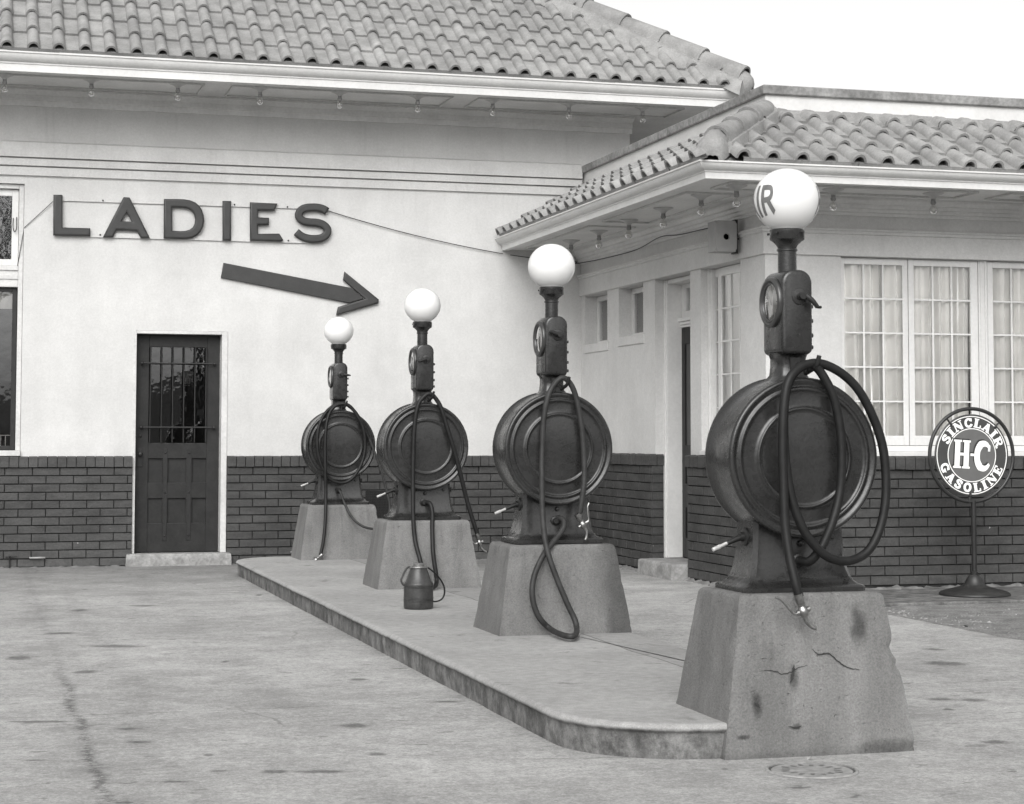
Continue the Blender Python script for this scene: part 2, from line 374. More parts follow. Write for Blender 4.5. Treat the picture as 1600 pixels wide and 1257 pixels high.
def glass(name, gl=1.0, rough=.01, tintv=.92):
    m = bpy.data.materials.new(name); m.use_nodes = True; nt = m.node_tree; nt.nodes.clear()
    o = nt.nodes.new('ShaderNodeOutputMaterial'); mx = nt.nodes.new('ShaderNodeMixShader')
    t = nt.nodes.new('ShaderNodeBsdfTransparent'); t.inputs[0].default_value = warm(tintv)
    gs = nt.nodes.new('ShaderNodeBsdfGlossy'); gs.inputs['Roughness'].default_value = rough
    fr = nt.nodes.new('ShaderNodeFresnel'); fr.inputs[0].default_value = 1.5
    mu = nt.nodes.new('ShaderNodeMath'); mu.operation = 'MULTIPLY_ADD'; mu.inputs[1].default_value = 1.6*gl; mu.inputs[2].default_value = .02; mu.use_clamp = True
    g = G(nt)
    g_n = nt.nodes.new('ShaderNodeBump'); g_n.inputs['Strength'].default_value = .12; g_n.inputs['Distance'].default_value = .004
    nt.links.new(g.noise(9, 2), g_n.inputs['Height']); nt.links.new(g_n.outputs[0], gs.inputs['Normal'])
    nt.links.new(fr.outputs[0], mu.inputs[0]); nt.links.new(mu.outputs[0], mx.inputs[0])
    nt.links.new(t.outputs[0], mx.inputs[1]); nt.links.new(gs.outputs[0], mx.inputs[2]); nt.links.new(mx.outputs[0], o.inputs[0])
    return m

def globe_mat():
    m, nt, b, o = new_mat('opal_glass'); g = G(nt)
    b.inputs['Base Color'].default_value = (.72, .717, .71, 1); b.inputs['Roughness'].default_value = .15
    b.inputs['Subsurface Weight'].default_value = .35; b.inputs['Subsurface Radius'].default_value = (.1, .1, .1)
    b.inputs['Subsurface Scale'].default_value = .6
    return m

MAT = dict(
    stucco=stucco(), paving=forecourt(), island=island_mat(), plinth=plinth_mat(), brick=brick_mat(), tile=tile_mat(), pump=pump_mat(),
    mortar=simple('dark_mortar', .020, .9, .2, 20, .4),
    white=simple('white_paint', .60, .45, .07, 3, .15, 60, .002, var2=.04),
    trim=simple('weathered_white_paint', .52, .55, .10, 4, .25, 70, .003, var2=.08),
    soffit=simple('soffit_paint', .60, .6, .10, 2.5, .15, 80, .002, var2=.05),
    cap=simple('parapet_cap_metal', .23, .7, .30, 7, .4, 60, .004, var2=.25, sc2=30),
    door=simple('dark_door_paint', .018, .5, .25, 8, .25, 90, .002, spec=.3, var2=.15),
    iron=simple('dark_iron', .014, .45, .3, 20, .3, 90, .002, spec=.4),
    letter=simple('letter_paint', .032, .55, .15, 9, .3, 70, .003, var2=.12, sc2=120),
    rubber=simple('hose_rubber', .009, .5, .3, 25, .3, 160, .001, spec=.28),
    hosegrey=simple('grey_hose_rubber', .026, .55, .3, 25, .3, 160, .001, spec=.3),
    metal=simple('worn_brass', .30, .35, .3, 60, .3, 120, .002, metal=1.0),
    opal=globe_mat(), gletter=simple('globe_letter_paint', .13, .4, .15, 30),
    glass=glass('window_glass', 1.7, .01, 1.0), dglass=glass('door_glass', 2.6, .02),
    plate=simple('bulb_plate_paint', .40, .5, .1, 20),
    tip=simple('lever_tip_metal', .40, .4, .3, 60, .3),
    footing=simple('footing_mortar', .15, .95, .4, 12, .6, 60, .005),
    bulbcap=simple('bulb_socket', .22, .5, .3, 40),
    bulbglass=glass('bulb_glass', 1.2, .12, .88),
    curtain=simple('curtain_cloth', .82, .9, .06, 5, .2, 200, .001),
    inside=simple('interior_dark', .02, .9),
    can=simple('oil_can_paint', .032, .42, .3, 25, .25, 70, .002, spec=.6, var2=.25, sc2=90),
    signring=simple('sign_ring_iron', .018, .4, .25, 20), signband=simple('sign_band_enamel', .052, .22, .1, 10, coat=.3),
    signmid=simple('sign_centre_enamel', .115, .22, .08, 10, coat=.3), signwhite=simple('sign_white_enamel', .82, .25, .04, 10),
    signshadow=simple('sign_black_enamel', .02, .3), dial=simple('dial_face', .55, .5, .25, 30),
    stone=simple('stone_step', .25, .85, .25, 8, .6, 60, .006, var2=.2), box=simple('grey_wood_box', .30, .7, .12, 6, .3, 60),
    gravel=simple('gravel_dirt', .17, .95, .3, 6, .9, 90, .01, var2=.4, sc2=70), pebble=simple('gravel_stone', .24, .9, .5, 30, .3),
    earth=simple('asphalt', .06, .9, .3, 1.2, .5, 80, .005), bark=simple('bark', .05, .9, .3, 20, .5, 40, .006),
    backdrop=simple('backdrop_ridge_dark', .035, .95, .4, .5), wire=simple('cable_black', .02, .7), manhole=simple('manhole_iron', .24, .7, .2, 15, .5, 90, .003, var2=.15),
    crack=simple('crack_dirt', .03, 1.0), chip=simple('fresh_chip', .42, .9, .2, 40, .6, 90, .004),
    bzl=simple('bezel_paint', .035, .3, .2, 20, spec=.6),
)
rnd = random.Random(7)
# ---- real sizes in metres: letter outlines (x, z) on the wall, hose centre lines per pump (local x, y, world z)
LET= {'L': [[(0.479, 3.322), (0.558, 3.323), (0.562, 3.029), (0.806, 3.03), (0.807, 2.957), (0.482, 2.954)]], 'A': [[(1.096, 3.322), (1.15, 3.32), (1.337, 2.955), (1.253, 2.953), (1.218, 3.018), (1.038, 3.02), (1.007, 2.953), (0.917, 2.951)], [(1.126, 3.182), (1.171, 3.1), (1.081, 3.102)]], 'D': [[(1.457, 3.318), (1.583, 3.322), (1.639, 3.321), (1.691, 3.314), (1.739, 3.297), (1.777, 3.267), (1.803, 3.225), (1.818, 3.178), (1.823, 3.126), (1.812, 3.073), (1.79, 3.026), (1.756, 2.99), (1.714, 2.967), (1.667, 2.958), (1.606, 2.955), (1.458, 2.957)], [(1.532, 3.243), (1.631, 3.243), (1.673, 3.236), (1.706, 3.217), (1.73, 3.185), (1.741, 3.137), (1.736, 3.099), (1.718, 3.065), (1.69, 3.043), (1.652, 3.031), (1.605, 3.028), (1.535, 3.029)]], 'I': [[(1.987, 3.319), (2.066, 3.32), (2.069, 2.953), (1.991, 2.954)]], 'E': [[(2.239, 3.315), (2.494, 3.311), (2.465, 3.242), (2.315, 3.24), (2.315, 3.177), (2.417, 3.176), (2.417, 3.108), (2.316, 3.105), (2.317, 3.025), (2.513, 3.033), (2.552, 2.972), (2.53, 2.958), (2.242, 2.96)]]}
LET_S= [(2.959, 3.252), (2.925, 3.273), (2.878, 3.285), (2.82, 3.287), (2.762, 3.28), (2.717, 3.259), (2.694, 3.221), (2.7, 3.185), (2.732, 3.159), (2.789, 3.148), (2.852, 3.146), (2.91, 3.134), (2.952, 3.104), (2.964, 3.068), (2.948, 3.031), (2.906, 3.003), (2.843, 2.992), (2.78, 2.995), (2.717, 3.017), (2.67, 3.053)]
ARROW= {'shaft': [(2.004, 2.75), (3.194, 2.545), (3.311, 2.446), (3.173, 2.403), (1.982, 2.613)], 'head': [(3.127, 2.697), (3.455, 2.442), (3.45, 2.406), (3.05, 2.286), (3.068, 2.364), (3.322, 2.446), (3.114, 2.616)]}
HOSE= {0: [(-0.01, -0.13, 0.698), (0.003, -0.17, 0.699), (0.029, -0.19, 0.73), (0.055, -0.195, 0.773), (0.09, -0.195, 0.851), (0.124, -0.185, 0.958), (0.133, -0.185, 1.087), (0.126, -0.185, 1.195), (0.103, -0.185, 1.303), (0.063, -0.18, 1.386), (0.025, -0.17, 1.427), (-0.016, -0.175, 1.425), (-0.066, -0.19, 1.388), (-0.099, -0.2, 1.316), (-0.109, -0.205, 1.216), (-0.108, -0.21, 1.102), (-0.096, -0.215, 0.988), (-0.072, -0.22, 0.889), (-0.033, -0.225, 0.804), (0.029, -0.225, 0.735), (0.093, -0.22, 0.706), (0.16, -0.21, 0.704), (0.228, -0.2, 0.735), (0.278, -0.19, 0.805), (0.308, -0.185, 0.906), (0.315, -0.18, 1.022), (0.301, -0.175, 1.138), (0.257, -0.17, 1.254), (0.197, -0.165, 1.348), (0.12, -0.16, 1.409), (0.039, -0.165, 1.435), (-0.035, -0.19, 1.417), (-0.091, -0.21, 1.366), (-0.115, -0.22, 1.266), (-0.123, -0.225, 1.123), (-0.122, -0.23, 0.982), (-0.122, -0.24, 0.841), (-0.114, -0.26, 0.722), (-0.101, -0.28, 0.632), (-0.089, -0.285, 0.58)], 1: [(0.002, -0.11, 0.717), (0.02, -0.15, 0.704), (0.009, -0.18, 0.662), (-0.044, -0.21, 0.607), (-0.116, -0.25, 0.534), (-0.169, -0.28, 0.451), (-0.195, -0.3, 0.368), (-0.191, -0.31, 0.284), (-0.161, -0.32, 0.209), (-0.105, -0.33, 0.152), (-0.109, -0.567, 0.145), (-0.078, -0.631, 0.145), (0.016, -0.395, 0.145), (0.025, -0.335, 0.196), (-0.012, -0.32, 0.281), (-0.056, -0.3, 0.394), (-0.097, -0.28, 0.516), (-0.113, -0.25, 0.62), (-0.116, -0.22, 0.752), (-0.114, -0.2, 0.943), (-0.109, -0.185, 1.117), (-0.106, -0.18, 1.082), (-0.098, -0.18, 1.232), (-0.076, -0.18, 1.352), (-0.039, -0.175, 1.421), (0.008, -0.165, 1.458), (0.052, -0.175, 1.425), (0.082, -0.18, 1.353), (0.104, -0.185, 1.24), (0.118, -0.185, 1.127), (0.124, -0.19, 0.976), (0.115, -0.2, 0.863), (0.095, -0.2, 0.743)], 2: [(-0.004, -0.11, 0.702), (0.024, -0.15, 0.692), (0.034, -0.18, 0.631), (0.022, -0.23, 0.529), (0.016, -0.28, 0.376), (0.013, -0.29, 0.385), (0.019, -0.31, 0.297), (0.028, -0.32, 0.226), (0.03, -0.33, 0.173), (0.0, -0.398, 0.145), (-0.055, -0.47, 0.145), (-0.062, -0.34, 0.171), (-0.071, -0.33, 0.246), (-0.083, -0.32, 0.321), (-0.099, -0.3, 0.418), (-0.102, -0.26, 0.439), (-0.11, -0.23, 0.582), (-0.107, -0.2, 0.789), (-0.103, -0.185, 0.997), (-0.095, -0.18, 1.206), (-0.071, -0.18, 1.363), (-0.033, -0.175, 1.421), (0.01, -0.165, 1.447), (0.054, -0.175, 1.416), (0.095, -0.185, 1.342), (0.137, -0.19, 1.206), (0.181, -0.19, 1.07), (0.227, -0.18, 0.912), (0.273, -0.17, 0.743), (0.317, -0.17, 0.596), (0.356, -0.17, 0.48)], 3: [(-0.033, -0.12, 0.718), (-0.012, -0.17, 0.695), (0.02, -0.2, 0.599), (0.064, -0.26, 0.493), (0.13, -0.3, 0.422), (0.212, -0.32, 0.388), (0.302, -0.3, 0.396), (0.4, -0.24, 0.525), (0.391, -0.22, 0.657), (0.326, -0.2, 0.899), (0.234, -0.19, 1.142), (0.135, -0.185, 1.335), (0.063, -0.175, 1.414), (-0.007, -0.165, 1.442), (-0.086, -0.18, 1.413), (-0.154, -0.19, 1.346), (-0.2, -0.2, 1.25), (-0.216, -0.205, 1.129), (-0.206, -0.205, 1.009), (-0.166, -0.205, 0.889), (-0.098, -0.205, 0.798), (0.0, -0.205, 0.768), (0.085, -0.205, 0.806), (0.158, -0.205, 0.912), (0.195, -0.2, 1.057), (0.182, -0.2, 1.214), (0.133, -0.195, 1.329), (0.061, -0.185, 1.42), (-0.012, -0.18, 1.435), (-0.087, -0.19, 1.395), (-0.132, -0.205, 1.298), (-0.149, -0.215, 1.129), (-0.149, -0.225, 0.889), (-0.142, -0.22, 0.685), (-0.152, -0.26, 0.471), (-0.175, -0.3, 0.283), (-0.205, -0.32, 0.16)]}
# ================================================================ GROUND
def plane(name, x0, x1, y0, y1, z, mat, kind='structure', nx=1, ny=1):
    mb = MB(); vs = []; fs = []
    for j in range(ny+1):
        for i in range(nx+1): vs.append((x0+(x1-x0)*i/nx, y0+(y1-y0)*j/ny, z))
    for j in range(ny):
        for i in range(nx): k = j*(nx+1)+i; fs.append((k, k+1, k+nx+2, k+nx+1))
    mb.add(vs, fs); o = mb.build(name, mat, smooth=False); tag(o, kind=kind); return o
tag(plane('ground', -300, 300, -300, 300, -.008, MAT['earth']), 'dark asphalt ground around the station')
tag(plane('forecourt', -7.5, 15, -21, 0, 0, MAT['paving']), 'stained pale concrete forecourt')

# unseen dark ridge added behind the camera to darken reflections in paint and glass
mb = MB(); vs = []; fs = []; n = 140
for k in range(n+1):
    a = R_(150)+R_(240)*k/n; d = 95+12*noise.noise(Vector((k*.2, 0, 0)))
    h = 4+2.5*noise.noise(Vector((k*.13, 3, 0)))+1.5*noise.noise(Vector((k*.9, 7, 0)))
    c, s = math.cos(a), math.sin(a)
    vs += [(c*d, -10+s*d, -.5), (c*(d+12), -10+s*(d+12), h), (c*(d+40), -10+s*(d+40), -.5)]
for k in range(n):
    for q in range(2): fs.append((3*k+q, 3*k+3+q, 3*k+4+q, 3*k+1+q))
mb.add(vs, fs); tag(mb.build('backdrop_ridge', MAT['backdrop']), kind='structure')

# raised pump island
def rounded_outline(x0, x1, y0, y1, rads, n=14):
    pts = []
    corners = [((x0, y0), math.pi, rads[0]), ((x1, y0), 1.5*math.pi, rads[1]), ((x1, y1), 0, rads[2]), ((x0, y1), .5*math.pi, rads[3])]
    for (cx, cy), a0, r in corners:
        ox = cx+r if cx == x0 else cx-r; oy = cy+r if cy == y0 else cy-r
        for k in range(n+1):
            a = a0+math.pi/2*k/n; pts.append((ox+r*math.cos(a), oy+r*math.sin(a)))
    out = []
    for i, p in enumerate(pts):
        q = pts[(i+1) % len(pts)]; L = math.hypot(q[0]-p[0], q[1]-p[1]); m = max(1, int(L/.12))
        for k in range(m): out.append((p[0]+(q[0]-p[0])*k/m, p[1]+(q[1]-p[1])*k/m))
    return out
def ring_from(outl, off, z, amp=.004):
    n = len(outl); r = []
    for i in range(n):
        p0, p1, p = outl[i-1], outl[(i+1) % n], outl[i]
        tx, ty = p1[0]-p0[0], p1[1]-p0[1]; L = math.hypot(tx, ty) or 1
        nx, ny = ty/L, -tx/L
        e = amp*noise.noise(Vector((p[0]*5, p[1]*5, z*9)))+amp*1.3*noise.noise(Vector((p[0]*1.3, p[1]*1.3, 4)))
        r.append((p[0]-nx*(off+e), p[1]-ny*(off+e), z))
    return r
outl = rounded_outline(1.955, 3.205, -11.062, -1.03, (.50, .06, .1, .5))
outl = [p for p in outl if not (p[0] > 2.50 and p[1] < -10.66)]
i0 = max(i for i, p in enumerate(outl) if p[1] < -10.9)
outl[i0+1:i0+1] = [(2.50, -11.062), (2.50, -10.95), (2.50, -10.8), (2.50, -10.66), (2.62, -10.66), (2.8, -10.66), (3.0, -10.66), (3.205, -10.66)]
mb = MB()
prof = [(.018, -.004), (.016, .03), (.014, .06), (.014, .088), (.009, .096), (.001, .100), (-.002, .106), (.0, .114), (.006, .121), (.014, .1255), (.022, .127)]
rr_ = [ring_from(outl, o, z) for o, z in prof]; mb.loft(rr_, cap=False); cp = rr_[-1]
iN = min(range(len(outl)), key=lambda i: abs(outl[i][0]-2.50)+abs(outl[i][1]+10.66))
for seq, cc in ((cp[:iN+1], (2.25, -10.82, .127)), (cp[iN:]+cp[:1], (2.6, -6.0, .127))):
    mb.add(seq+[cc], [(i, (i+1) % len(seq), len(seq)) for i in range(len(seq))])
isl = mb.build('raised_island', MAT['island'], ang=60); tag(isl, 'long raised concrete pump island with a rounded kerb nose', kind='structure')

# apron path and gravel by the wing
mb = MB(); mb.box(5.30, 12, -5.66, -4.52, -.01, .030)
tag(mb.build('path', MAT['island'], bevel=.008), 'narrow concrete apron along the wing wall', kind='structure')
mb = MB()
for k in range(5200):
    x = 5.62+rnd.random()**1.2*4.2; y = -5.68-rnd.random()*2.9
    edge = 5.60+.05*noise.noise(Vector((0, y*3, 1)))
    if x < edge: continue
    if rnd.random() > .55+.9*noise.noise(Vector((x*1.5, y*1.5, 0))): continue
    s = rnd.uniform(.004, .012)*(1.6 if rnd.random() < .05 else 1)
    a = rnd.random()*6.28; c, q = math.cos(a), math.sin(a)
    P = [(s, 0, 0), (0, s*.8, 0), (-s*.9, 0, 0), (0, -s*.7, 0)]
    b = [(x+u*c-v*q, y+u*q+v*c, .004+s*.15) for u, v, _ in P]
    mb.add(b+[(x+s*.2*c, y+s*.2*q, .004+s*.75)], [(0, 1, 4), (1, 2, 4), (2, 3, 4), (3, 0, 4)])
gs = MB(); gx = 70; gy = 40; vs = []; fs = []
for j in range(gy+1):
    for i in range(gx+1):
        y = -8.7+3.035*j/gy; x = 5.60+.05*noise.noise(Vector((0, y*3, 1)))+(7.0*i/gx)
        e = min(1, i/3.)
        vs.append((x, y, .001+e*(.010+.012*noise.noise(Vector((x*3, y*3, 0))))))
for j in range(gy):
    for i in range(gx): k = j*(gx+1)+i; fs.append((k, k+1, k+gx+2, k+gx+1))
gs.add(vs, fs)
gr = gs.build('gravel', MAT['gravel']); tag(gr, 'loose dark gravel patch beside the concrete apron', kind='stuff')
mb.f = list(mb.f); st = mb.build('gravel_stones', MAT['pebble'], gr, smooth=False)

# ================================================================ BUILDING
B = empty('gas_station', (0, 0, 0), 0, 'white stucco gas station with dark brick base, tiled roofs and a low wing', 'building')
XS, WY = 5.449, -4.486

# --- main wall
mb = MB()
mb.box(-4, -1.2, 0, .25, 0, 4.27); mb.box(.228, 1.21, 0, .25, 0, 4.27); mb.box(2.05, 5.95, 0, .25, 0, 4.27)
mb.box(-1.2, .228, 0, .25, 3.415, 4.27); mb.box(-1.2, .228, 0, .25, 0, .98)
mb.box(1.21, 2.05, 0, .25, 2.12, 4.27); mb.box(1.21, 2.05, 0, .25, 0, .10)
mb.box(5.70, 5.95, .25, 6, 0, 4.27); mb.box(-4, -3.75, .25, 6, 0, 4.27); mb.box(-3.75, 5.70, 5.75, 6, 0, 4.27)
mb.build('main_wall', MAT['stucco'], B, smooth=False)
# string course: three stepped bands
mb = MB()
prof = [(0, 3.486), (.026, 3.490), (.026, 3.564), (.008, 3.567), (.008, 3.573), (.046, 3.577), (.046, 3.638), (.024, 3.641), (.024, 3.647), (.066, 3.651), (.066, 3.780), (.006, 3.802), (0, 3.802)]
rings = []
for x in (-4, 5.445): rings.append([(x, -o, z) for o, z in prof])
mb.loft(rings, closed=False, cap=False); mb.build('string_course', MAT['stucco'], B, smooth=False)
# dark shadow-prone frieze board and bed mould under the soffit
mb = MB(); prof = [(0, 4.115), (.018, 4.117), (.018, 4.165), (.03, 4.17), (.03, 4.215), (.05, 4.225), (.075, 4.245), (.09, 4.252), (.09, 4.268), (0, 4.268)]
mb.loft([[(x, -o, z) for o, z in prof] for x in (-4, 5.97)], closed=False, cap=False)
mb.build('cornice', MAT['soffit'], B, smooth=False)

# --- generic sweep round a plan path (outward = left of travel rotated)
def sweep(name, path, prof, mat, parent, cap=True, smooth=True):
    """path: plan points; prof: (outward, z)"""
    n = len(path); rings = []
    for i in range(n):
        d0 = Vector(path[i])-Vector(path[i-1]) if i else None
        d1 = Vector(path[i+1])-Vector(path[i]) if i < n-1 else None
        if d0 is None: d0 = d1
        if d1 is None: d1 = d0
        n0 = Vector((d0.y, -d0.x)).normalized(); n1 = Vector((d1.y, -d1.x)).normalized()
        m = (n0+n1).normalized(); m = m/m.dot(n0)
        rings.append([(path[i][0]+m.x*o, path[i][1]+m.y*o, z) for o, z in prof])
    mb = MB(); mb.loft(rings, cap=cap); return mb.build(name, mat, parent, smooth=smooth, ang=28)

def gutter_prof(zb, H, k):
    f = H/.165
    return [(-.06, zb), (0, zb), (0, zb+.060*f), (.008, zb+.066*f), (.008, zb+.078*f), (.018, zb+.082*f), (.030, zb+.092*f), (.048, zb+.110*f), (.058, zb+.132*f), (.060, zb+.146*f), (.070, zb+.150*f), (.070, zb+H), (.060, zb+H), (.056, zb+.150*f), (-.03, zb+.13*f), (-.06, zb+.13*f)]
sweep('gutter', [(-4, -.86), (6.80, -.86), (6.80, 4)], gutter_prof(4.268, .165, 0), MAT['white'], B)
sweep('gutter', [(4.655, -.004), (4.655, -5.315), (13, -5.315)], gutter_prof(2.935, .118, 0), MAT['white'], B)
# soffits
mb = MB(); mb.box(-4, 6.79, -.85, 0, 4.270, 4.30); mb.box(5.95, 6.79, 0, 4, 4.270, 4.30)
sf = mb.build('soffit', MAT['soffit'], B, smooth=False)
mb = MB(); mb.box(4.665, XS, -5.305, 0, 2.945, 2.975); mb.box(XS, 13, -5.305, WY, 2.945, 2.975)
sf2 = mb.build('soffit', MAT['soffit'], B, smooth=False)
def trim_rect(mb, x0, x1, y0, y1, z, w=.014, t=.016):
    mb.box(x0, x1, y0, y0+w, z-t, z-.001); mb.box(x0, x1, y1-w, y1, z-t, z-.001)
    mb.box(x0, x0+w, y0+w, y1-w, z-t, z-.001); mb.box(x1-w, x1, y0+w, y1-w, z-t, z-.001)
mb = MB()
for x0 in (-2.55, -.28, 1.98, 4.23): trim_rect(mb, x0, x0+2.02, -.72, -.20, 4.270)
mb.build('soffit_panel', MAT['trim'], sf, smooth=False)
mb = MB()
for y0 in (-2.25, -4.55): trim_rect(mb, 4.80, 5.22, y0, y0+1.95, 2.945)
for x0 in (4.90, 7.1, 9.3): trim_rect(mb, x0, x0+1.95, -5.15, -4.78, 2.945)
mb.build('soffit_panel', MAT['trim'], sf2, smooth=False)

# --- wing walls
mb = MB()
T = .25; X1 = XS+T
yo = [(-.80, -.123, 2.04, 2.505), (-1.79, -1.13, 2.06, 2.505), (-2.937, -2.093, .12, 2.51), (-4.01, -3.178, 1.02, 2.51)]
ys = [0.0]
mb.box(XS, X1, -.123, 0, 0, 2.51)
mb.box(XS, X1, -.80, -.123, 0, 2.04); mb.box(XS, X1, -.80, -.123, 2.505, 2.51)
mb.box(XS, X1, -1.13, -.80, 0, 2.51)
mb.box(XS, X1, -1.79, -1.13, 0, 2.06); mb.box(XS, X1, -1.79, -1.13, 2.505, 2.51)
mb.box(XS, X1, -2.093, -1.79, 0, 2.51)
mb.box(XS, X1, -2.937, -2.093, 0, .12)
mb.box(XS, X1, -3.178, -2.937, 0, 2.51)
mb.box(XS, X1, -4.01, -3.178, 0, 1.00)
mb.box(XS, X1, -4.236, -4.01, 0, 2.51)
mb.box(XS, X1, -4.236, 0, 2.51, 3.0)
# front
mb.box(XS, 6.06, WY, WY+T, 0, 2.53); mb.box(6.06, 8.52, WY, WY+T, 0, 1.0); mb.box(8.52, 12, WY, WY+T, 0, 2.53)
mb.box(XS, 12, WY, WY+T, 2.53, 3.0)
mb.box(11.75, 12, WY+T, 4, 0, 3.0)
mb.build('wing_wall', MAT['stucco'], B, smooth=False)
# parapet of the wing and its cap
mb = MB(); mb.box(XS+.02, XS+.24, WY+.02, -.002, 3.0, 3.706); mb.box(XS+.24, 12, WY+.02, WY+.24, 3.0, 3.706)
mb.build('parapet', MAT['white'], B, smooth=False)
sweep('parapet_cap', [(XS+.02, -.003), (XS+.02, WY+.02), (12, WY+.02)], [(-.24, 3.69), (0, 3.705), (.022, 3.705), (.028, 3.712), (.034, 3.768), (.02, 3.776), (-.24, 3.782)], MAT['cap'], B, smooth=False)
mb = MB(); mb.box(XS+.24, 11.75, WY+.24, 5, 3.30, 3.34); mb.box(XS+.24, 11.75, -.003, 5, 3.0, 3.30)
mb.build('flat_roof', MAT['cap'], B, smooth=False)
# architrave + frieze mouldings round the wing
sweep('architrave', [(XS, -.003), (XS, WY), (12, WY)], [(-.01, 2.512), (.022, 2.512), (.022, 2.670), (.034, 2.676), (.034, 2.694), (.046, 2.702), (.046, 2.714), (.006, 2.722), (-.01, 2.722)], MAT['stucco'], B, smooth=False)
sweep('cornice', [(XS, -.003), (XS, WY), (12, WY)], [(-.01, 2.815), (.014, 2.817), (.014, 2.838), (.03, 2.846), (.036, 2.866), (.052, 2.872), (.058, 2.895), (.085, 2.902), (.105, 2.925), (.105, 2.944), (-.01, 2.944)], MAT['soffit'], B, smooth=False)

# --- brick base
def brick_run(mb, p0, d, nrm, L, z0, courses, ch, blen=.237, proud=.034, start=0.0):
    """bricks with raked joints along p0 + d*t, facing nrm"""
    d = Vector(d); nrm = Vector(nrm)
    for c in range(courses):
        t = -(blen/2 if c % 2 else 0)-start
        while t < L:
            vg_ = .0065 if abs(d.y) > .5 else .004; a = max(t+vg_, 0.0); b = min(t+blen-vg_, L)
            if b-a > .02:
                pr = proud+rnd.uniform(-.0015, .002)
                q0 = Vector(p0)+d*a; q1 = Vector(p0)+d*b
                zz0 = z0+c*ch+.004+rnd.uniform(-.001, .001); zz1 = z0+(c+1)*ch-.0045+rnd.uniform(-.001, .001)
                vs = []
                for (q, zz) in ((q0, zz0), (q1, zz0), (q1, zz1), (q0, zz1)):
                    vs.append((q.x, q.y, zz))
                e = .0025
                for (q, s_, zz, sz) in ((q0, 1, zz0, 1), (q1, -1, zz0, 1), (q1, -1, zz1, -1), (q0, 1, zz1, -1)):
                    u = q+nrm*(pr-e); vs.append((u.x, u.y, zz))
                for (q, s_, zz, sz) in ((q0, 1, zz0, 1), (q1, -1, zz0, 1), (q1, -1, zz1, -1), (q0, 1, zz1, -1)):
                    u = q+nrm*pr+d*(s_*e); vs.append((u.x, u.y, zz+sz*e))
                fs = [(8, 9, 10, 11)]
                for k in range(4):
                    k2 = (k+1) % 4; fs += [(k, k2, 4+k2, 4+k), (4+k, 4+k2, 8+k2, 8+k)]
                if (d.x*nrm.y-d.y*nrm.x) > 0: fs = [tuple(reversed(f)) for f in fs]
                mb.add(vs, fs)
            t += blen
def soldier_run(mb, p0, d, nrm, L, z0, z1, proud=.056, wd=.082):
    d = Vector(d); nrm = Vector(nrm); n = max(1, round(L/wd)); w_ = L/n
    for k in range(n):
        a = k*w_+.003; b = (k+1)*w_-.003; pr = proud+rnd.uniform(-.002, .003); dz = rnd.uniform(-.002, .002)
        q = [Vector(p0)+d*a, Vector(p0)+d*b]
        P = []
        for qq in q:
            for (o, z) in ((-.0, z0+.002), (pr, z0+.002+dz), (pr, z1-.012+dz), (pr-.006, z1-.004+dz), (-.0, z1+.001+dz)):
                u = qq+nrm*o; P.append((u.x, u.y, z))
        fs = [(0, 1, 2, 3, 4), (9, 8, 7, 6, 5)]+[(k_, k_+5, (k_+1) % 5+5, (k_+1) % 5) for k_ in range(5)]
        if (d.x*nrm.y-d.y*nrm.x) > 0: fs = [tuple(reversed(f)) for f in fs]
        mb.add(P, fs)
ZL, ZL0 = .982, .884
mb = MB(); mm = MB()
for x0, x1, st in ((-4, 1.207, .05), (2.053, XS-.03, .12)):
    brick_run(mb, (x0, 0), (1, 0), (0, -1), x1-x0, .004, 12, .0733, start=st)
    soldier_run(mb, (x0, 0), (1, 0), (0, -1), x1-x0, ZL0, ZL)
    mm.box(x0, x1, -.020, 0, 0, ZL-.006)
ZW, ZW0 = 1.012, .914
for y0, y1 in ((-.035, -2.06), (-2.97, WY-.0)):
    brick_run(mb, (XS, y0), (0, -1), (-1, 0), y0-y1, .022, 12, .0743, start=.03)
    soldier_run(mb, (XS, y0), (0, -1), (-1, 0), y0-y1, ZW0, ZW)
    mm.box(XS-.020, XS, y1, y0, 0, ZW-.006)
# returns into the door recess
brick_run(mb, (XS-.034, -2.093), (1, 0), (0, -1), .10, .022, 12, .0743, start=.0, proud=.012)
soldier_run(mb, (XS-.056, -2.093), (1, 0), (0, -1), .13, ZW0, ZW, proud=.018)
mm.box(XS-.031, XS+.070, -2.100, -2.06, 0, ZW-.006); mm.box(XS-.026, XS, -2.97, -2.937, 0, ZW-.006)
brick_run(mb, (XS, -2.06), (0, -1), (-1, 0), .033, .022, 12, .0743)
brick_run(mb, (XS, -2.937), (0, -1), (-1, 0), .033, .022, 12, .0743)
soldier_run(mb, (XS, -2.06), (0, -1), (-1, 0), .033, ZW0, ZW); soldier_run(mb, (XS, -2.937), (0, -1), (-1, 0), .033, ZW0, ZW)
brick_run(mb, (XS-.034, WY), (1, 0), (0, -1), 6.6, .055, 12, .0716, start=.1)
soldier_run(mb, (XS-.056, WY), (1, 0), (0, -1), 6.6, ZW0, ZW)
mm.box(XS-.020, 12, WY-.020, WY, 0, ZW-.006)
mb.build('brick_base', MAT['brick'], B, smooth=False)
mm.build('mortar', MAT['mortar'], B, smooth=False)
